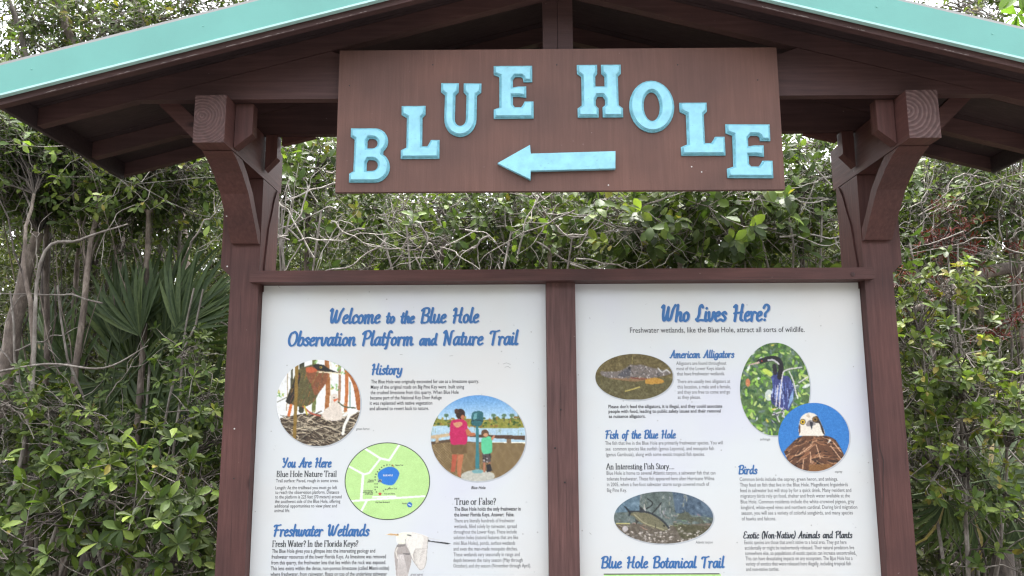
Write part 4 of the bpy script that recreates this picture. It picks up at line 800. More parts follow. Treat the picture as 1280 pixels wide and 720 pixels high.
o_.noise(5, 1.2); o_.build('picture', pr, YT-.0006, label='round photo of an osprey against blue sky')
disc('print_shadow', 1018, 547.3, 45.4, 43.8, YT-.0003, INK_FAINT, pr)
# --- lower trail box, only its top edge reaches the frame
bx = Pic(755, 717.4, 902.6, 800, res=2.0, bg=(190, 229, 146)); bx.build('trail_map', pr, YT, mask='all', label='green box whose top edge shows at the bottom of the panel')
p0, p1 = at(754.6, 717, YT), at(903, 800, YT)
box('map_border', p0[0], p1[0], YT-.0006, YT-.0002, p0[2]-.004, p0[2], flat('box_border_ink', (.06, .07, .06)), pr, 0)
SCR = flat('scuff_ink', (.33, .33, .32)); ink = Ink()
for L in ([(629, 455), (633, 453.5), (638, 455.5)], [(631, 459), (635, 458), (638, 460)], [(562, 445), (566, 444.5)], [(347, 356.8), (350, 359.5)], [(737, 666), (739, 668)], [(1069, 692), (1071, 695)], [(737, 397), (737.6, 398.6)], [(571, 484), (571.5, 486)], [(500, 443), (503, 443.4)]):
    ink.ribbon(np.array([[at(x, y, YT)[0], at(x, y, YT)[2]] for x, y in L]), np.full(len(L), .0009), YT, .00004)
ink.out('scuff_marks', SCR, kiosk)
# ------------------------------------------------------------------ ground
def ground_mat():
    m, n, b = new_mat('leaf_litter_ground'); tc = nd(n, 'ShaderNodeTexCoord')
    a = nd(n, 'ShaderNodeTexNoise', Scale=9.0, Detail=8.0, Roughness=.7); n.links.new(tc.outputs['Object'], a.inputs['Vector'])
    r = ramp(n, a.outputs['Fac'], [(.3, (.014, .011, .008)), (.5, (.035, .027, .019)), (.7, (.075, .06, .042))]); n.links.new(r.outputs[0], b.inputs['Base Color']); b.inputs['Roughness'].default_value = .9
    bp = nd(n, 'ShaderNodeBump', Strength=.8, Distance=.03); n.links.new(a.outputs['Fac'], bp.inputs['Height']); n.links.new(bp.outputs[0], b.inputs['Normal']); return m
G = 120; gx = np.concatenate([[-150, -60], np.linspace(-20, 20, G), [60, 150]])
X, Y = np.meshgrid(gx, gx); Zg = .05*np.sin(X*.9+1)*np.cos(Y*.7)+rng.normal(size=X.shape)*.015
Zg[(np.abs(Y) < 3) & (np.abs(X) < 3)] *= .2; n_ = len(gx); idx = np.arange(n_*n_).reshape(n_, n_)
qd = np.stack([idx[:-1, :-1], idx[:-1, 1:], idx[1:, 1:], idx[1:, :-1]], -1).reshape(-1, 4)
tag(mesh_obj('ground', fast_mesh('ground', np.stack([X, Y, Zg-.06], -1).reshape(-1, 3), qd, smooth=True), ground_mat()), kind='structure')
def path_mat():
    m, n, b = new_mat('worn_asphalt_path'); tc = nd(n, 'ShaderNodeTexCoord')
    a = nd(n, 'ShaderNodeTexNoise', Scale=40.0, Detail=6.0); n.links.new(tc.outputs['Object'], a.inputs['Vector'])
    r = ramp(n, a.outputs['Fac'], [(.3, (.05, .048, .045)), (.7, (.11, .105, .10))]); n.links.new(r.outputs[0], b.inputs['Base Color']); b.inputs['Roughness'].default_value = .9; return m
px_ = np.linspace(-30, 30, 61); pv = []
for x in px_: pv += [(x, -9.5+.3*math.sin(x*.3), .05), (x, -.8+.25*math.sin(x*.5), .05)]
tag(mesh_obj('path', fast_mesh('path', pv, [(2*i, 2*i+2, 2*i+3, 2*i+1) for i in range(60)]), path_mat()), kind='structure')
# ------------------------------------------------------------------ plant materials
def leaf_mat(name, src, stops, trans=.35, rough=.50, spec=.20):
    m, n, b = new_mat(name)
    if src == 'obj': f = nd(n, 'ShaderNodeObjectInfo').outputs['Random']
    else: f = nd(n, 'ShaderNodeAttribute', attribute_name='tint').outputs['Fac']
    c = ramp(n, f, stops).outputs[0]; tc = nd(n, 'ShaderNodeTexCoord')
    a = nd(n, 'ShaderNodeTexNoise', Scale=45.0, Detail=3.0); n.links.new(tc.outputs['Object'], a.inputs['Vector'])
    r2 = ramp(n, a.outputs['Fac'], [(.3, (.75, .8, .75)), (.7, (1.2, 1.15, 1.1))]); c = mixc(n, 1.0, c, r2.outputs[0], 'MULTIPLY')
    c = mixc(n, 1.0, c, (.82, .82, .76), 'MULTIPLY'); n.links.new(c, b.inputs['Base Color']); b.inputs['Roughness'].default_value = rough; b.inputs['Specular IOR Level'].default_value = spec
    t = nd(n, 'ShaderNodeBsdfTranslucent'); tcx = mixc(n, 1.0, c, (1.1, 1.25, .55), 'MULTIPLY'); n.links.new(tcx, t.inputs['Color'])
    mx = nd(n, 'ShaderNodeMixShader'); mx.inputs[0].default_value = trans; n.links.new(b.outputs[0], mx.inputs[1]); n.links.new(t.outputs[0], mx.inputs[2])
    n.links.new(mx.outputs[0], n.nodes['Material Output'].inputs['Surface']); return m
GREENS = [(0.0, (.030, .046, .018)), (.35, (.060, .088, .029)), (.65, (.100, .135, .042)), (.88, (.185, .232, .060)), (.97, (.28, .31, .08)), (1.0, (.26, .22, .06))]
OLIVES = [(0.0, (.032, .040, .020)), (.4, (.066, .080, .036)), (.75, (.115, .132, .056)), (.95, (.18, .20, .07)), (1.0, (.26, .17, .07))]
PALMS = [(0.0, (.030, .050, .024)), (.5, (.062, .092, .042)), (.9, (.12, .155, .065)), (1.0, (.26, .21, .11))]
LEAF = leaf_mat('green_leaf', 'tint', GREENS); LEAFO = leaf_mat('green_leaf_single', 'obj', [(0, (.055, .092, .028)), (.4, (.090, .145, .038)), (.75, (.16, .235, .055)), (1.0, (.24, .31, .07))])
OLIVE = leaf_mat('olive_leaf', 'tint', OLIVES, trans=.28, spec=.15, rough=.55); PALM = leaf_mat('palm_blade', 'tint', PALMS, trans=.22, rough=.5)
REDL = leaf_mat('red_leaf', 'tint', [(0, (.07, .016, .017)), (1, (.18, .035, .032))], trans=.3)
BRIGHT = leaf_mat('bright_leaf', 'tint', [(0, (.14, .22, .045)), (.6, (.23, .34, .06)), (1, (.32, .42, .09))], trans=.45)
DEAD = leaf_mat('dry_leaf', 'tint', [(0, (.12, .085, .055)), (1, (.26, .20, .14))], trans=.15, rough=.7)
def bark_mat(name, a_, b_, c_):
    m, n, b = new_mat(name); tc = nd(n, 'ShaderNodeTexCoord'); mp = nd(n, 'ShaderNodeMapping'); mp.inputs['Scale'].default_value = (1, 1, .35); n.links.new(tc.outputs['Object'], mp.inputs['Vector'])
    a = nd(n, 'ShaderNodeTexNoise', Scale=38.0, Detail=8.0, Roughness=.7); n.links.new(mp.outputs[0], a.inputs['Vector'])
    r = ramp(n, a.outputs['Fac'], [(.3, a_), (.5, b_), (.7, c_)]); l = nd(n, 'ShaderNodeTexNoise', Scale=7.0, Detail=3.0); n.links.new(tc.outputs['Object'], l.inputs['Vector'])
    lr = ramp(n, l.outputs['Fac'], [(.45, (.75, .72, .70)), (.62, (1.25, 1.25, 1.22))]); n.links.new(mixc(n, 1.0, r.outputs[0], lr.outputs[0], 'MULTIPLY'), b.inputs['Base Color']); b.inputs['Roughness'].default_value = .85
    bp = nd(n, 'ShaderNodeBump', Strength=.9, Distance=.008); n.links.new(a.outputs['Fac'], bp.inputs['Height']); n.links.new(bp.outputs[0], b.inputs['Normal']); return m
BARK = bark_mat('grey_brown_bark', (.07, .055, .047), (.15, .12, .10), (.28, .235, .205)); TWIG = bark_mat('pale_twig_bark', (.10, .085, .075), (.19, .17, .15), (.34, .31, .29)); PALE = bark_mat('bleached_twig_bark', (.17, .155, .14), (.30, .275, .25), (.45, .42, .39)); DARKB = bark_mat('dark_bark', (.03, .025, .022), (.065, .052, .045), (.12, .10, .085))
# ------------------------------------------------------------------ leaf and tube builders
TA_V = np.array([(0, 0, 0), (.30, .26, .05), (.62, .42, .08), (.88, .26, .05), (1, 0, 0), (.88, -.26, .05), (.62, -.42, .08), (.30, -.26, .05), (.34, 0, 0), (.70, 0, 0)], float)
TA_Q = np.array([(1, 2, 9, 8), (2, 3, 4, 9), (9, 4, 5, 6), (8, 9, 6, 7)]); TA_T = np.array([(0, 1, 8), (0, 8, 7)])
TB_V = np.array([(0, 0, 0), (.55, .40, .10), (1, 0, 0), (.55, -.40, .10)], float); TB_T = np.array([(0, 1, 2), (0, 2, 3)])
def unit(v): return v/np.maximum(np.linalg.norm(v, axis=-1, keepdims=True), 1e-9)
def leaf_frames(dirs, ups):
    x = unit(dirs); y = unit(np.cross(ups, x)); z = np.cross(x, y); return np.stack([x, y, z], -1)
def leaves(name, pos, dirs, ups, L, W, tint, mat, parent, near=True, curl=.22):
    T = TA_V if near else TB_V; n = len(pos); F = leaf_frames(dirs, ups); V = np.repeat(T[None], n, 0).copy()
    V[..., 2] -= (curl*rng.uniform(.2, 1.6, n))[:, None]*V[..., 0]**2
    V[..., 0] *= L[:, None]; V[..., 1] *= W[:, None]; V[..., 2] *= L[:, None]
    P_ = np.einsum('nij,nkj->nki', F, V)+pos[:, None]; k = T.shape[0]; off = (np.arange(n)*k)[:, None, None]
    q = (TA_Q[None]+off).reshape(-1, 4) if near else None; t = ((TA_T if near else TB_T)[None]+off).reshape(-1, 3)
    return mesh_obj(name, fast_mesh(name, P_.reshape(-1, 3), q, t, smooth=near, attrs={'tint': np.repeat(tint, k)}), mat, parent)
def tubes(name, paths, mat, parent, sides=5):
    V, Q, o = [], [], 0
    for pts, rad in paths:
        p = np.asarray(pts, float); r = np.asarray(rad, float); n = len(p)
        T = unit(np.gradient(p, axis=0)); ref = np.array([0.13, .9, .41]); A = unit(np.cross(T, ref)); B = np.cross(T, A)
        a = np.arange(sides)*2*math.pi/sides
        ring = p[:, None]+r[:, None, None]*(A[:, None]*np.cos(a)[None, :, None]+B[:, None]*np.sin(a)[None, :, None])
        V.append(ring.reshape(-1, 3)); i = np.arange(n-1)[:, None]*sides; j = np.arange(sides)[None]; j2 = (j+1) % sides
        Q.append(np.stack([i+j, i+j2, i+sides+j2, i+sides+j], -1).reshape(-1, 4)+o); o += n*sides
    return mesh_obj(name, fast_mesh(name, np.concatenate(V), np.concatenate(Q), smooth=True), mat, parent)
def wob(a, b, n, amp, sag=0.0):
    a, b = np.asarray(a, float), np.asarray(b, float); t = np.linspace(0, 1, n)[:, None]
    k = rng.normal(size=(n, 3))*amp; k[0] = 0; k = np.cumsum(k, 0)*.6; k -= t*k[-1]*.6
    p = a+(b-a)*t+k; p[:, 2] -= sag*4*(t*(1-t))[:, 0]; return p
def W3(px, py, Y): return at(px, py, Y)
def clumps(c, rad, n, flat=0.0):
    """clump centres spread through an ellipsoid"""
    u = unit(rng.normal(size=(n, 3)))*(rng.uniform(.15, 1, n)**.45)[:, None]; return np.asarray(c)+u*np.asarray(rad)
def sprigs(cent, n_each, spread, slen, nleaf, L, asp, rosette=False, bias=(0, -.4, .45)):
    """leaf clusters round clump centres -> leaf pos/dir/up/len arrays and twig segments"""
    P0 = (cent[:, None]+rng.normal(size=(len(cent), n_each, 3))*spread).reshape(-1, 3); N = len(P0)
    D = unit(unit(P0-np.repeat(cent, n_each, 0))*.8+np.array(bias)+rng.normal(size=(N, 3))*.45)
    ln = slen*rng.uniform(.6, 1.3, N); ref = unit(rng.normal(size=(N, 3))); A = unit(np.cross(D, ref)); B = np.cross(D, A)
    k = np.arange(nleaf)[None]; ph = k*2.4+rng.uniform(0, 6.28, (N, 1))
    t = (.82+.18*rng.random((N, nleaf))) if rosette else (.15+.85*(k+rng.random((N, nleaf)))/nleaf)
    pos = P0[:, None]+D[:, None]*(t*ln[:, None])[..., None]
    rad = A[:, None]*np.cos(ph)[..., None]+B[:, None]*np.sin(ph)[..., None]
    op = rng.uniform(.7, 1.3, (N, nleaf))[..., None] if rosette else rng.uniform(.5, 1.1, (N, nleaf))[..., None]
    dr = unit(rad*op+D[:, None]*rng.uniform(.3, .9, (N, nleaf))[..., None]+np.array([0, 0, -.12])+rng.normal(size=(N, nleaf, 3))*.12)
    up = unit(D[:, None]*.8+np.array([0, -.15, .55])+rng.normal(size=(N, nleaf, 3))*.35)
    LL = L*rng.uniform(.55, 1.25, (N, nleaf)); sp_t = np.repeat(rng.normal(size=(N, 1))*.13, nleaf, 1)
    cl = np.repeat(np.repeat(rng.normal(size=len(cent))*.10, n_each)[:, None], nleaf, 1)
    tint = np.clip(.46+sp_t+cl+rng.normal(size=(N, nleaf))*.14, 0, .96); tint[rng.random((N, nleaf)) < .004] = 1
    return pos.reshape(-1, 3), dr.reshape(-1, 3), up.reshape(-1, 3), LL.ravel(), (LL*asp).ravel(), tint.ravel(), P0, D, ln
lm_cache = None
def plant(name, label, cat, base, tops, crown, L=.07, asp=.5, n_clump=30, n_each=5, spread=.12, slen=.14, nleaf=8, mat=None, rosette=False, near=True, single=0, tint=0.0, trunk_r=.03, bark=None, group=None, twigs=True, singlemat=None, nbr=None, sides=6, hid=True, trunkname='trunk'):
    """thing > trunk, branches, foliage (and the largest leaves one by one). tops: list of stem paths; crown: list of (centre, radii, weight)"""
    root = empty(name, tuple(base)); tag(root, label, cat, group); off = -np.asarray(base, float); bark = bark or BARK
    def rel(o): o.location = tuple(off); return o
    for tp in tops:
        r0 = tp[1]; p = tp[0]; n = len(p); rel(tubes(trunkname, [(p, np.linspace(r0, r0*.45, n))], bark, root, sides=10))
    wsum = sum(c[2] for c in crown)
    if near and n_each >= 3: n_clump = int(n_clump*1.25); n_each += 1
    cs = np.concatenate([clumps(c[0], c[1], max(2, int(n_clump*c[2]/wsum))) for c in crown])
    if hid:  # nothing grows through the kiosk
        cs = cs[~((np.abs(cs[:, 0]) < 1.9) & (cs[:, 1] < .75))]
    a = sprigs(cs, n_each, spread, slen, nleaf, L, asp, rosette); pos, dr, up, LL, WW, tt, P0, D, ln = a
    okm = ~((np.abs(pos[:, 0]) < 2.15) & (pos[:, 1] < .45)) & (pos[:, 2] > .03)
    pos, dr, up, LL, WW, tt = [k[okm] for k in (pos, dr, up, LL, WW, tt)]; tt = np.clip(tt+tint, 0, 1)
    if twigs:
        path = []; anch = np.concatenate([t_[0][len(t_[0])//3:] for t_ in tops]) if tops else np.array([base])
        for c in (cs if near else cs[::4]):
            s_ = anch[rng.integers(len(anch))] if rng.random() < .15 else anch[np.argmin(((anch-c)**2).sum(1))]
            q = wob(s_, c, 7, .035, sag=-.05); r = rng.uniform(.002, .005); path.append((q, np.linspace(r*1.5, r*.5, 7)))
        path = [q_ for q_ in path if not ((np.abs(q_[0][:, 0]) < 2.1) & (q_[0][:, 1] < .3)).any()]
        if path: rel(tubes('branch_work', path, DARKB if rng.random() < .6 or not near else bark, root, 5))['kind'] = 'stuff'
        ends = P0; cc = np.repeat(cs, n_each, 0); seg = []
        for i in range(0, len(ends), 1 if near else 3):
            e_ = ends[i]+D[i]*ln[i]
            if abs(e_[0]) < 2.15 and min(e_[1], cc[i][1]) < .45: continue
            seg.append((np.array([cc[i], ends[i]*.6+cc[i]*.4+rng.normal(size=3)*.01, ends[i], e_]), [.0035, .003, .0025, .0015]))
        if seg: rel(tubes('twig_work', seg, TWIG, root, 3))['kind'] = 'stuff'
    order = np.arange(len(pos))
    if single:
        dep = pos[:, 1]-CAM[1]; v = pos-CAM; zz = v@FW; sx_ = (v@RT)/zz*FPX; sy_ = (v@UP)/zz*FPX
        vis = (np.abs(sx_) < 640) & (np.abs(sy_) < 360); sc_ = np.where(vis, LL/zz, 0); order = np.argsort(-sc_)
        global lm_cache
        if lm_cache is None:
            lm_cache = []
            for cu in (.08, .22, .4):
                V = TA_V.copy(); V[:, 2] -= cu*V[:, 0]**2; me = fast_mesh('leaf', V, TA_Q, TA_T, smooth=True); lm_cache.append(me)
        F = leaf_frames(dr, up)
        for i in order[:single]:
            key = (singlemat or LEAFO).name; k_ = rng.integers(3); nm = 'leaf_'+key+str(k_)
            me = bpy.data.meshes.get(nm)
            if me is None: me = lm_cache[k_].copy(); me.name = nm; me.materials.append(singlemat or LEAFO); 
            o = bpy.data.objects.new('leaf', me); COL.objects.link(o); o.parent = root
            R_ = F[i]; M = Matrix(((R_[0, 0]*LL[i], R_[0, 1]*WW[i], R_[0, 2]*LL[i], pos[i, 0]+off[0]), (R_[1, 0]*LL[i], R_[1, 1]*WW[i], R_[1, 2]*LL[i], pos[i, 1]+off[1]), (R_[2, 0]*LL[i], R_[2, 1]*WW[i], R_[2, 2]*LL[i], pos[i, 2]+off[2]), (0, 0, 0, 1)))
            o.matrix_local = M
        order = order[single:]
    fo = leaves('foliage', pos[order], dr[order], up[order], LL[order], WW[order], tt[order], mat or LEAF, root, near=near); rel(fo); fo['kind'] = 'stuff'
    return root
def stem(pts, r, n=14, amp=.012):
    P_ = [np.asarray(p, float) for p in pts]; S_ = smooth_path(P_, max(2, n//len(P_))); S_ = S_+rng.normal(size=S_.shape)*amp*.5; return (S_, r)
def gnd(x, Y): return np.array([x, Y, -.1])
# ------------------------------------------------------------------ the plants of the photograph, left to right, front to back
def up_from(px, py, Y, lean=0.0): p = W3(px, py, Y); return gnd(p[0]+lean, Y+.1)
# near left shrub with rosettes
b = up_from(170, 700, 1.0)
plant('rosette_shrub', 'glossy green shrub with leaf rosettes low at the left of the kiosk', 'shrub', b,
      [stem([b, W3(170, 720, 1.0), W3(190, 600, 1.05)], .018), stem([b+[.1, 0, 0], W3(120, 690, 1.1), W3(90, 600, 1.1)], .014), stem([b+[-.1, 0, 0], W3(240, 700, .95), W3(255, 620, 1.0)], .012)],
      [(W3(190, 640, 1.0), (.36, .30, .26), 5), (W3(95, 610, 1.1), (.30, .25, .22), 2), (W3(60, 700, 1.0), (.3, .3, .2), 1.5), (W3(250, 690, 1.0), (.16, .25, .22), 2)], L=.080, asp=.50, n_clump=58, n_each=3, spread=.09, slen=.08, nleaf=8, rosette=True, single=260, bark=TWIG)
b = up_from(40, 520, 1.5)
plant('rosette_shrub', 'small-leaved bright shrub reaching in from the left edge at mid height', 'shrub', b,
      [stem([b, W3(30, 700, 1.5), W3(60, 520, 1.5)], .014), stem([b, W3(100, 650, 1.5), W3(130, 540, 1.4)], .01)],
      [(W3(40, 515, 1.4), (.34, .3, .16), 3), (W3(110, 545, 1.4), (.26, .25, .14), 3), (W3(20, 620, 1.5), (.25, .3, .22), 2)], L=.055, asp=.52, n_clump=46, n_each=4, spread=.08, slen=.07, nleaf=8, rosette=True, single=150, bark=TWIG, tint=.06)
b = up_from(250, 560, 1.5)
plant('rosette_shrub', 'loose small-leaved shrub hugging the left post of the kiosk', 'shrub', b,
      [stem([b, W3(240, 700, 1.5), W3(250, 520, 1.5)], .01)],
      [(W3(250, 510, 1.4), (.16, .25, .16), 3), (W3(235, 445, 1.5), (.14, .25, .10), 1.5), (W3(290, 570, 1.5), (.2, .25, .3), 2)], L=.052, asp=.55, n_clump=26, n_each=4, spread=.08, slen=.07, nleaf=7, rosette=True, single=80, bark=TWIG, tint=-.02)
# near right shrub
b = up_from(1200, 560, 1.0)
plant('rosette_shrub', 'bright yellow-green shrub with round leaves right of the kiosk post', 'shrub', b,
      [stem([b, W3(1210, 700, 1.1), W3(1200, 500, 1.1)], .016), stem([b, W3(1250, 690, 1.1), W3(1260, 560, 1.0)], .014), stem([b, W3(1170, 640, 1.2), W3(1150, 420, 1.2)], .012)],
      [(W3(1170, 455, 1.15), (.24, .25, .30), 3), (W3(1235, 520, 1.0), (.26, .3, .20), 3.5), (W3(1180, 585, 1.1), (.22, .25, .12), 2), (W3(1155, 370, 1.3), (.14, .2, .18), 1.5), (W3(1260, 660, .9), (.18, .25, .2), 1.2)], L=.056, asp=.56, n_clump=62, n_each=4, spread=.085, slen=.07, nleaf=8, rosette=True, single=260, tint=.22, singlemat=LEAFO, bark=TWIG, mat=LEAF)
b = up_from(1290, 600, .2)
plant('broadleaf_sapling', 'sapling with a few large lime-green leaves at the right edge', 'sapling', b,
      [stem([b, W3(1300, 650, .3), W3(1262, 560, .2)], .007)],
      [(W3(1225, 555, .25), (.05, .05, .03), 1), (W3(1272, 548, .2), (.05, .06, .06), 1.2)], L=.125, asp=.46, n_clump=5, n_each=1, spread=.02, slen=.06, nleaf=6, rosette=True, single=26, singlemat=BRIGHT, mat=BRIGHT, bark=TWIG)
b = up_from(1285, 60, .6)
plant('broadleaf_sapling', 'tall sapling whose big lime leaves hang at the upper right corner', 'sapling', b,
      [stem([b, W3(1420, 300, .6), W3(1330, 40, .5), W3(1262, 6, .4)], .012)],
      [(W3(1268, 4, .45), (.05, .05, .02), 1)], L=.15, asp=.45, n_clump=3, n_each=1, spread=.02, slen=.05, nleaf=6, rosette=True, single=18, singlemat=BRIGHT, mat=BRIGHT, bark=TWIG)
# ------------------------------------------------------------------ fan palms
def frond_mesh(nm, nseg, R_, wid, droop, span):
    """fan blade: folded segments radiating from the stalk tip (origin), pointing +x, face up +z"""
    V, Q, T, tt = [], [], [], []
    for k in range(nseg):
        a = (k/(nseg-1)-.5)*span+rng.normal()*.045; L = R_*(1-.28*abs(k/(nseg-1)-.5)*2)*rng.uniform(.9, 1.05)
        ca, sa = math.cos(a), math.sin(a); tn = rng.uniform(.1, .8)+(.3 if rng.random() < .04 else 0); i0 = len(V); dk = droop*rng.uniform(.6, 1.6)
        for j, (t, w_) in enumerate(((.03, .25), (.35, 1.0), (.62, .85), (.85, .45))):
            z = .10*L*t-dk*L*t**3; ww = wid*w_
            cx, cy_ = ca*L*t, sa*L*t
            V += [(cx-sa*ww, cy_+ca*ww, z+ww*.5), (cx, cy_, z), (cx+sa*ww, cy_-ca*ww, z+ww*.5)]; tt += [tn]*3
        V.append((ca*L, sa*L, .10*L-dk*L)); tt.append(min(1, tn+.15))
        for j in range(3):
            o = i0+3*j; Q += [(o, o+1, o+4, o+3), (o+1, o+2, o+5, o+4)]
        o = i0+9; T += [(o, o+1, o+3), (o+1, o+2, o+3)]
    # stalk
    i0 = len(V); 
    for j, x in enumerate((0.02, -.3, -.75)):
        for (dy, dz) in ((.006, 0), (0, .005), (-.006, 0), (0, -.006)): V.append((x, dy*(1+j*.3), dz*(1+j*.3)-.10*x*x)); tt.append(.5)
    for j in range(2):
        for k in range(4): a_, b_ = i0+4*j+k, i0+4*j+(k+1) % 4; Q.append((a_, b_, b_+4, a_+4))
    return fast_mesh(nm, V, Q, T, attrs={'tint': tt})
FM = [frond_mesh('palm_frond_'+w_, n, r, wd, dr, sp_) for w_, n, r, wd, dr, sp_ in (('wide', 26, .72, .016, .16, 3.4), ('full', 21, .62, .016, .30, 2.9), ('narrow', 16, .68, .018, .10, 1.5), ('drooped', 22, .56, .015, .55, 3.0))]
for me in FM: me.materials.append(PALM)
def frond(root, k, tip, ang, tilt, roll, sc_=1.0):
    """tip: stalk tip; ang: heading in the picture plane (deg, 90 = up); tilt: lean toward the viewer"""
    o = bpy.data.objects.new('frond', FM[k]); COL.objects.link(o); o.parent = root
    M = Matrix.Translation(Vector(tip)-Vector(root.location)) @ Matrix.Rotation(math.radians(-ang), 4, 'Y') @ Matrix.Rotation(math.radians(roll), 4, 'X') @ Matrix.Rotation(math.radians(tilt), 4, 'Y') @ Matrix.Scale(sc_, 4)
    o.matrix_local = M; return o
def palm(label, base, specs):
    root = empty('fan_palm', tuple(base)); tag(root, label, 'palm', 'fan palms in the undergrowth')
    for (k, px, py, Y, ang, tilt, roll, sc_) in specs: frond(root, k, W3(px, py, Y), ang, tilt, roll, sc_)
    t = tubes('stem', [([base, base+np.array([0, 0, .5]), base+np.array([.05, 0, .9])], [.10, .09, .05])], DARKB, root, 9); t.location = tuple(-np.asarray(base)); return root
palm('fan palm with tall upright blades just left of the kiosk post', gnd(-2.5, 2.0), [
    (2, 190, 415, 2.0, 62, 0, 75, 1.15), (2, 205, 430, 1.9, 80, 0, 95, 1.1), (2, 185, 440, 2.1, 100, 0, 80, 1.05), (0, 170, 470, 2.1, 118, 0, 60, 1.0), (1, 250, 430, 2.2, 75, 0, 70, .9),
    (2, 160, 450, 2.2, 92, 0, 110, 1.2), (1, 240, 490, 1.9, 300, 5, 70, .8), (2, 215, 415, 1.7, 48, 0, 75, .85), (2, 175, 420, 1.8, 112, 0, 80, .9), (2, 225, 420, 1.7, 72, 0, 85, .95), (2, 150, 430, 1.9, 82, 0, 80, .9)])
palm('broad fan palm with pale blades behind the slim trunk at far left', gnd(-3.2, 2.4), [
    (0, 95, 470, 2.3, 150, 5, 70, 1.1), (0, 120, 500, 2.2, 215, 0, 80, 1.05), (1, 150, 510, 2.2, 25, 0, 70, 1.0), (1, 70, 440, 2.5, 110, 0, 60, .95), (3, 130, 480, 2.1, 265, 0, 75, 1.0), (2, 60, 500, 2.3, 140, 0, 80, 1.0), (0, 190, 520, 2.3, 330, 0, 70, .9)])
palm('low fan palm in shade below the left shrubs', gnd(-2.0, 1.9), [(1, 250, 480, 1.9, 280, 0, 75, .95), (2, 215, 560, 2.0, 95, 0, 80, 1.2), (2, 170, 580, 2.1, 80, 0, 85, 1.2), (2, 250, 560, 2.1, 70, 0, 95, 1.1), (3, 120, 600, 2.2, 100, 0, 80, 1.0)])
palm('small fan palm hanging low at the lower right', gnd(2.6, 1.5), [(3, 1182, 625, 1.2, 262, 0, 75, .70), (1, 1235, 600, 1.5, 10, 0, 60, .85), (3, 1215, 640, 1.5, 300, 0, 80, .8), (2, 1250, 700, 1.5, 60, 0, 90, .9)])
# ------------------------------------------------------------------ trunks one can tell apart
def small_tree(name, label, pts, r, crown, bark=BARK, **kw):
    P_ = [W3(*p) for p in pts]; base = gnd(P_[0][0], pts[0][2]); return plant(name, label, 'tree', base, [stem([base]+P_, r, n=22)], crown, bark=bark, **kw)
small_tree('leaning_tree', 'thick pale broken trunk leaning right at the far left edge', [(-30, 640, 1.9), (8, 460, 1.9), (28, 360, 1.9), (48, 290, 1.9)], .075,
   [(W3(40, 210, 2.1), (.5, .5, .3), 1)], L=.06, asp=.5, n_clump=22, n_each=5, nleaf=9, spread=.12)
small_tree('slim_tree', 'slim reddish-grey trunk rising between the fan palms at left', [(80, 700, 1.7), (95, 480, 1.7), (108, 340, 1.7), (125, 240, 1.8), (130, 150, 2.0)], .026,
   [(W3(130, 190, 2.0), (.6, .5, .35), 3), (W3(50, 235, 2.0), (.5, .5, .2), 2)], L=.062, asp=.5, n_clump=60, n_each=5, nleaf=9, spread=.13, single=120)
small_tree('slim_tree', 'thin crooked stem with a side limb in front of the left trunk', [(20, 700, 1.4), (42, 440, 1.4), (30, 330, 1.4), (42, 240, 1.5)], .02,
   [(W3(20, 200, 1.7), (.3, .4, .3), 2)], L=.055, asp=.5, n_clump=26, n_each=5, nleaf=8, spread=.10)
small_tree('slim_tree', 'thin grey stem close beside the left post of the kiosk', [(225, 560, 2.2), (222, 380, 2.2), (228, 250, 2.2), (220, 120, 2.5)], .018,
   [(W3(240, 230, 2.3), (.35, .5, .3), 3), (W3(180, 290, 2.3), (.25, .4, .2), 1)], L=.055, asp=.5, n_clump=44, n_each=5, nleaf=9, spread=.12, bark=TWIG)
small_tree('bare_sapling', 'bare pale stick leaning beside the palm blades at left', [(190, 400, 2.0), (175, 330, 2.0), (155, 262, 2.0)], .010, [(W3(150, 262, 2.0), (.15, .1, .1), 1)], L=.04, asp=.5, n_clump=6, n_each=2, nleaf=4, spread=.05, bark=TWIG)
small_tree('forked_tree', 'pale smooth trunk forking above the roof at upper left', [(230, 330, 3.2), (190, 60, 3.2), (165, -10, 3.3), (190, -60, 3.4)], .055,
   [(W3(120, 30, 3.3), (.7, .6, .5), 3), (W3(300, 10, 3.3), (.8, .6, .25), 3)], L=.06, asp=.52, n_clump=90, n_each=5, nleaf=9, spread=.15, tint=.06)
small_tree('forked_tree', 'mottled pale trunk left of the fork at upper left', [(150, 260, 3.0), (100, 80, 3.0), (80, 20, 3.0), (74, -40, 3.1)], .048, [(W3(40, 40, 3.2), (.5, .6, .35), 2), (W3(160, 48, 3.0), (.3, .4, .12), 1.2)], L=.065, asp=.52, n_clump=44, n_each=5, nleaf=8, spread=.13, tint=.12)
small_tree('dark_tree', 'dark crooked limb crossing the pale sky at the top left corner', [(60, 300, 2.8), (36, 90, 2.8), (18, 20, 2.8), (-6, -40, 2.9)], .034, [(W3(8, 100, 2.9), (.3, .4, .2), 1)], L=.06, asp=.5, n_clump=8, n_each=3, nleaf=7, spread=.1, bark=DARKB)
small_tree('dark_tree', 'thin dark limb slanting behind the roof edge at upper left', [(200, 200, 3.4), (128, 40, 3.4), (96, -10, 3.4), (60, -50, 3.4)], .026, [(W3(110, 10, 3.5), (.5, .4, .2), 1)], L=.06, asp=.5, n_clump=9, n_each=3, nleaf=7, spread=.1, bark=DARKB)
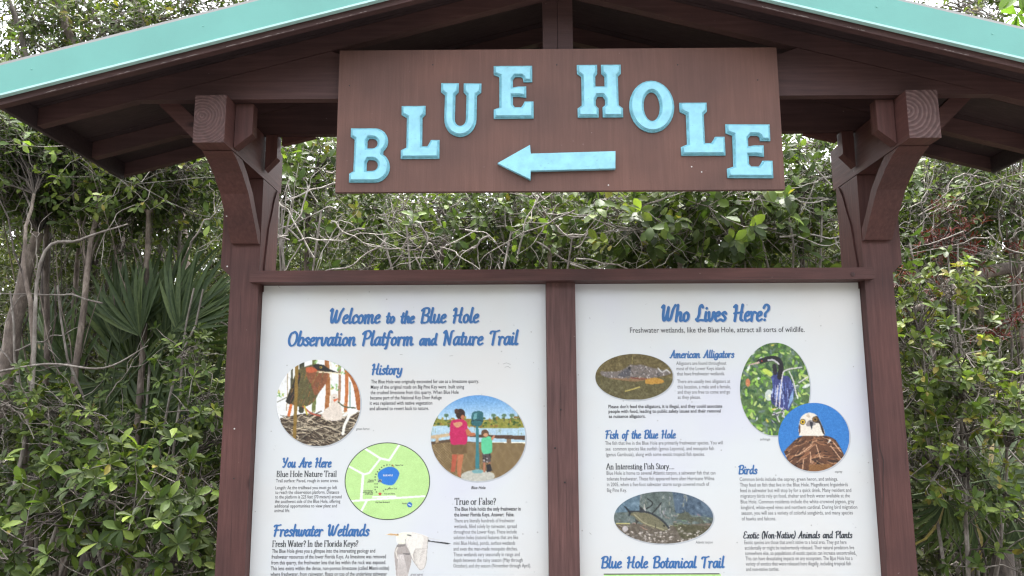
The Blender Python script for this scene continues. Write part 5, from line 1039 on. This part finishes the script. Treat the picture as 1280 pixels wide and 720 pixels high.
# centre: the canopy showing between the sign board and the top rail, with pale tangled limbs
def canopy(label, px, py, Y, rx, rz, n, pts=None, L=.065, tint=0.0, single=0, mat=None, near=True, ry=.5, **kw):
    c = W3(px, py, Y); base = gnd(c[0]+U(-.2, .2), Y+.25)
    st_ = [stem([base, c*.5+base*.5+np.array([U(-.1, .1), .1, 0]), c], .03 if near else .06, n=18)]
    return plant('canopy_tree', label, 'tree', base, st_, [(c, (rx, ry, rz), 1)], L=L, asp=kw.pop('asp', .55), n_clump=n, n_each=kw.pop('n_each', 5), nleaf=kw.pop('nleaf', 9), spread=.13, slen=.16, tint=tint, single=single, mat=mat, near=near, **kw)
canopy('leafy tree seen between the left post and the sign board', 385, 235, 1.9, .55, .45, 34, single=120, tint=.04, L=.07)
canopy('drooping leafy tree under the middle of the sign board', 560, 275, 1.9, .55, .28, 26, single=80, L=.065)
canopy('tree with a few bright leaves under the arrow of the sign', 690, 275, 1.8, .45, .22, 18, single=60, tint=.08, L=.07)
canopy('heart-leaved tree under the right half of the sign board', 850, 275, 1.5, .55, .24, 44, single=150, L=.08, tint=.03, asp=.70)
canopy('tree filling the gap between the sign board and the right post', 1000, 250, 1.8, .45, .45, 44, single=120, L=.07, asp=.62, tint=.02)
canopy('leafy bush tree left of the roof corner', 60, 190, 2.0, .7, .35, 60, single=100, L=.065, tint=.10)
canopy('bright small-leaved tree under the left eave', 190, 215, 1.8, .5, .22, 44, single=100, L=.06, tint=.16)
canopy('tall thin tree right of the right post with sky showing through', 1180, 260, 2.6, .6, .6, 44, L=.055, single=40)
canopy('leafy tree under the right eave at the frame edge', 1265, 230, 2.3, .5, .5, 34, L=.06, single=40)
canopy('broad-leaved tree filling the gap under the middle of the sign', 640, 300, 2.5, 1.3, .42, 70, L=.075, tint=-.02)
canopy('dense leafy tree close behind the left eave corner', 110, 170, 2.4, .8, .42, 60, L=.07, tint=.04)
canopy('dense leafy tree close behind the right post and eave', 1180, 240, 3.2, .8, .55, 50, L=.07, tint=-.02)
# twig tangles
def tangle(label, pxs, pys, Y, n, base_px, rr=(.003, .007), ln=(.25, .9), mat=None):
    b0 = gnd(W3(base_px, 300, Y)[0], Y+.2); root = empty('bare_thicket', tuple(b0)); tag(root, label, 'bare shrub'); P_ = []
    for k in range(n):
        s_ = W3(U(*pxs), U(*pys), Y+U(-.25, .35)); a = U(0, 6.28); L = U(*ln); e_ = s_+np.array([math.cos(a)*L, U(-.15, .15), math.sin(a)*L*.55]); q = wob(s_, e_, 11, .019, sag=U(-.10, .10)); q = smooth_path(q, 2)
        if ((np.abs(q[:, 0]) < 2.1) & (q[:, 1] < .35)).any(): continue
        r = U(*rr); P_.append((q, np.linspace(r, r*.35, len(q))))
        for j in range(2):
            i = rng.integers(4, len(q)-3); a2 = a+U(-1.2, 1.2); P_.append((smooth_path(wob(q[i], q[i]+np.array([math.cos(a2), U(-.3, .3), math.sin(a2)])*L*.4, 7, .018), 2), np.linspace(r*.55, r*.2, 13)))
    stems = [(wob(b0+np.array([U(-.3, .3), 0, 0]), W3(U(*pxs), sum(pys)/2, Y+.1), 12, .03), np.linspace(.014, .006, 12)) for k in range(4)]
    t = tubes('stem', stems, TWIG, root, 6); t.location = tuple(-b0); t = tubes('branch_work', P_, mat or TWIG, root, 5); t['kind'] = 'stuff'; t.location = tuple(-b0); return root
tangle('tangle of pale bare twigs below the sign board centre', (450, 760), (240, 335), 1.25, 36, 620, mat=PALE)
tangle('deeper tangle of thin grey twigs behind the bare ones below the sign', (430, 1040), (200, 335), 1.9, 60, 760, rr=(.002, .004))
tangle('pale curving bare twigs between the left post and the sign', (345, 440), (190, 335), 1.2, 16, 390, mat=PALE)
tangle('pale bare twigs in the gap beside the right post', (900, 1040), (180, 330), 1.3, 16, 980, mat=PALE)
tangle('bare grey twigs over the fan palms at left', (-20, 270), (200, 520), 1.5, 14, 140)
tangle('bare twigs among the low leaves at the lower left', (-20, 280), (480, 720), 1.3, 10, 200)
tangle('upright bare grey stems and twigs right of the right post', (1130, 1300), (190, 420), 1.8, 30, 1210)
tangle('bare roots and twigs in the shade at the lower right', (1140, 1300), (420, 720), 1.7, 40, 1220)
# two longer pale limbs
b0 = gnd(-3.3, 1.2); root = empty('dead_branch_shrub', tuple(b0)); tag(root, 'shrub with one long pale dead branch lying across the lower left', 'dead branch')
P_ = [([b0, W3(30, 760, 1.2), W3(60, 690, 1.1), W3(72, 655, 1.1)], [.016, .015, .013, .009]), ([W3(-20, 468, 1.3), W3(60, 455, 1.3), W3(130, 460, 1.3), W3(185, 432, 1.3)], [.008, .007, .006, .003]), ([W3(60, 690, 1.1), W3(20, 680, 1.1), W3(0, 670, 1.1)], [.007, .006, .004]), ([b0, W3(30, 560, 1.35), W3(50, 330, 1.35), W3(100, 300, 1.35), W3(160, 280, 1.3)], [.014, .012, .010, .008, .004])]
t = tubes('branch', [(smooth_path(p, 6), np.interp(np.linspace(0, 1, (len(p)-1)*6+1), np.linspace(0, 1, len(p)), r)) for p, r in P_], TWIG, root, 7); t.location = tuple(-b0)
b0 = gnd(3.4, 2.6); root = empty('dead_branch_shrub', tuple(b0)); tag(root, 'pale fallen limb slanting across the thicket right of the post', 'dead branch')
P_ = [([W3(1140, 388, 2.1), W3(1180, 372, 2.2), W3(1235, 340, 2.4), W3(1300, 332, 2.6)], [.02, .035, .045, .05]), ([b0, W3(1330, 500, 2.6), W3(1300, 332, 2.6)], [.06, .055, .05])]
t = tubes('branch', [(smooth_path(p, 6), np.interp(np.linspace(0, 1, (len(p)-1)*6+1), np.linspace(0, 1, len(p)), r)) for p, r in P_], BARK, root, 9); t.location = tuple(-b0)
# pieces of pale limb in the gaps (broken branch ends)
b0 = gnd(1.3, 2.4); root = empty('snapped_limb_tree', tuple(b0)); tag(root, 'pale snapped limb end in the gap right of the sign board', 'tree limb')
t = tubes('branch', [(smooth_path([b0, W3(940, 300, 2.3), W3(985, 194, 2.1), W3(1026, 181, 2.0)], 6), np.interp(np.linspace(0, 1, 19), [0, .6, .8, 1], [.05, .03, .03, .024]))], BARK, root, 9); t.location = tuple(-b0)
# red leaved plants
for (lb, px, py, n) in (('red-leaved sprays hanging in the thicket right of the kiosk', 1190, 295, 6), ('small red-leaved plant low beside the right post', 1150, 352, 3), ('red foliage in shade at the right edge', 1262, 318, 3), ('dull red foliage low in the right thicket', 1230, 395, 3)):
    c = W3(px, py, 2.0); base = gnd(c[0], 2.1)
    plant('red_leaved_shrub', lb, 'shrub', base, [stem([base, base*.4+c*.6, c], .008)], [(c, (.16, .15, .20), 1)], L=.055, asp=.22, n_clump=n, n_each=4, nleaf=10, spread=.05, slen=.12, mat=REDL, bark=DARKB)
# upper right treetop twigs
canopy('sparse twiggy treetop above the roof at the upper right', 1200, 10, 3.4, .6, .3, 20, L=.06, tint=.05)
tangle('bare twiggy crown against the sky at the upper right', (1140, 1300), (-20, 60), 3.2, 30, 1240, rr=(.004, .012))
tangle('bare twiggy crown against the sky at the upper left', (-20, 420), (-20, 110), 3.4, 40, 120, rr=(.004, .014), ln=(.4, 1.3))
# ------------------------------------------------------------------ second row: taller trees
rows = [(-5.0, 4.2, 'far left'), (-3.9, 3.6, 'left'), (-2.7, 4.4, 'behind the left palms'), (-1.6, 3.8, 'behind the left post'), (-.6, 4.4, 'behind the left panel'), (.5, 3.8, 'behind the right panel'), (1.6, 4.3, 'behind the right post'), (2.8, 3.7, 'right of the post'), (3.9, 4.3, 'at the right edge'), (5.1, 3.8, 'far right')]
for i, (x, Y, wh) in enumerate(rows):
    base = gnd(x, Y); hh = 3.2+.5*math.sin(i*2.1)
    top = np.array([x+U(-.2, .2), Y, hh+.6])
    plant('understorey_tree', 'dense olive-green tree %s, its slim trunk lost in the thicket' % wh, 'tree', base, [stem([base, base*.5+top*.5+np.array([U(-.25, .25), 0, 0]), top], .05, n=20), stem([base+[.2, 0, 0], base*.4+top*.6+np.array([U(-.5, .5), 0, -.2]), top+[.5, 0, -.4]], .03, n=20)],
          [(np.array([x, Y, hh*.50]), (.85, .6, hh*.40), 3), (np.array([x, Y, hh*.9]), (.8, .6, .7), 1.6)], L=.062, asp=.52, n_clump=240, n_each=6, nleaf=9, spread=.17, slen=.16, mat=OLIVE, near=False, bark=DARKB, group='understorey trees behind the kiosk')
far = [(10.4, 6.9, 'beyond the right side'), (-10.2, 7.0, 'beyond the left side'), (-8.2, 6.5, 'far left'), (-6.0, 7.2, 'left, with open twiggy top'), (-4.2, 6.2, 'left of the roof'), (-2.2, 7.0, 'behind the roof, left'), (0, 6.4, 'behind the sign'), (2.1, 7.0, 'behind the roof, right'), (4.2, 6.4, 'right of the roof'), (6.2, 7.3, 'right, with sky behind'), (8.3, 6.6, 'far right')]
for i, (x, Y, wh) in enumerate(far):
    base = gnd(x, Y); hh = 5.0+.6*math.sin(i*1.7+1); left = x < -1
    top = np.array([x+U(-.4, .4), Y, hh])
    plant('forest_tree', 'taller forest tree standing %s' % wh, 'tree', base, [stem([base, base*.5+top*.5+np.array([U(-.4, .4), 0, 0]), top], .09, n=20)],
          [(np.array([x, Y, hh*.48]), (1.15, .7, hh*.36), 3), (np.array([x, Y, hh*.88]), (1.1, .7, .9), 1.0 if left else .45)], L=.095, asp=.56, bark=DARKB, n_clump=170, n_each=6, nleaf=9, spread=.22, slen=.22, mat=OLIVE, near=False, group='forest trees further back', twigs=True)
# low dark shrubs filling the shade
for i, (x, Y, wh) in enumerate([(-3.9, 2.9, 'at the far left edge'), (-3.0, 2.7, 'under the left palms'), (-2.2, 2.6, 'left of the kiosk post'), (-1.3, 2.4, 'behind the left panel'), (-.2, 2.6, 'behind the middle of the panels'), (.9, 2.4, 'behind the right panel'), (1.9, 2.5, 'just right of the kiosk post'), (2.7, 2.3, 'right, under the red leaves'), (3.5, 2.8, 'at the far right edge')]):
    base = gnd(x, Y); plant('low_shrub', 'shaded olive-green shrub low in the thicket %s' % wh, 'shrub', base, [stem([base, np.array([x, Y, .9])], .02)], [(np.array([x, Y, .75]), (.62, .45, .75), 2), (np.array([x, Y, 1.75]), (.55, .45, .5), 1)],
      L=.07, asp=.5, n_clump=95, n_each=5, nleaf=9, spread=.13, mat=OLIVE, near=False, bark=DARKB, group='low shrubs behind the kiosk', tint=-.05)
# mid wood: trees filling the view behind the roof
for i, (x, Y, hh, wh) in enumerate([(-5.6, 5.4, 5.2, 'above the left eave'), (-4.4, 5.0, 4.6, 'beyond the left palms'), (-3.1, 5.3, 4.4, 'under the left eave'), (-1.9, 5.2, 4.2, 'between left post and sign'), (1.9, 5.4, 4.2, 'between sign and right post'), (3.2, 5.0, 4.0, 'under the right eave'), (4.6, 5.4, 4.3, 'beyond the right edge'), (5.9, 4.2, 4.4, 'well outside the right edge'), (7.2, 5.2, 4.8, 'furthest out on the right'), (-7.0, 4.6, 4.8, 'furthest out on the left')]):
    base = gnd(x, Y); plant('midwood_tree', 'mid-height olive tree standing %s' % wh, 'tree', base, [stem([base, base*.5+np.array([x+U(-.3, .3), Y, hh])*.5, np.array([x, Y, hh])], .05)], [(np.array([x, Y, hh*.82]), (.95, .6, .75), 1)],
      L=.07, asp=.5, n_clump=110, n_each=6, nleaf=9, spread=.18, mat=OLIVE, near=False, bark=DARKB, group='mid-height trees in the wood')
# the wood on the other side of the trail, behind the viewer
n = 26000; P_ = np.stack([rng.uniform(-16, 16, n), rng.uniform(-13.5, -9.8, n), rng.uniform(0, 1, n)**.9*5.5], 1)
Lf = rng.uniform(.14, .30, n); wb = leaves('wood_across_the_trail', P_, unit(rng.normal(size=(n, 3))), unit(rng.normal(size=(n, 3))+[0, .3, .6]), Lf, Lf*.7, np.clip(rng.normal(size=n)*.2+.35, 0, 1), OLIVE, None, near=False); wb['kind'] = 'stuff'; wb['label'] = 'wood across the trail'
# far wood: reads as one mass
n = 60000; P_ = np.stack([rng.uniform(-15, 15, n), rng.uniform(8.6, 12.5, n), rng.uniform(0, 1, n)**.85*5.9], 1); P_[:, 2] *= (.85+.2*np.sin(P_[:, 0]*1.3)+.12*np.sin(P_[:, 0]*3.1))
Lf = rng.uniform(.12, .26, n); wood = leaves('far_wood', P_, unit(rng.normal(size=(n, 3))), unit(rng.normal(size=(n, 3))+[0, -.3, .6]), Lf, Lf*.7, np.clip(rng.normal(size=n)*.2+.35, 0, 1), OLIVE, None, near=False); wood['kind'] = 'stuff'; wood['label'] = 'dark far wood behind all the trees'
n = 9000; P_ = np.stack([rng.uniform(-9, 9, n), rng.uniform(.9, 9, n), rng.uniform(-.02, .05, n)], 1)
Lf = rng.uniform(.05, .10, n); lt = leaves('leaf_litter', P_, unit(rng.normal(size=(n, 3))*[1, 1, .2]), unit(rng.normal(size=(n, 3))*.4+[0, 0, 1]), Lf, Lf*.5, rng.random(n), DEAD, None, near=False); lt['kind'] = 'stuff'
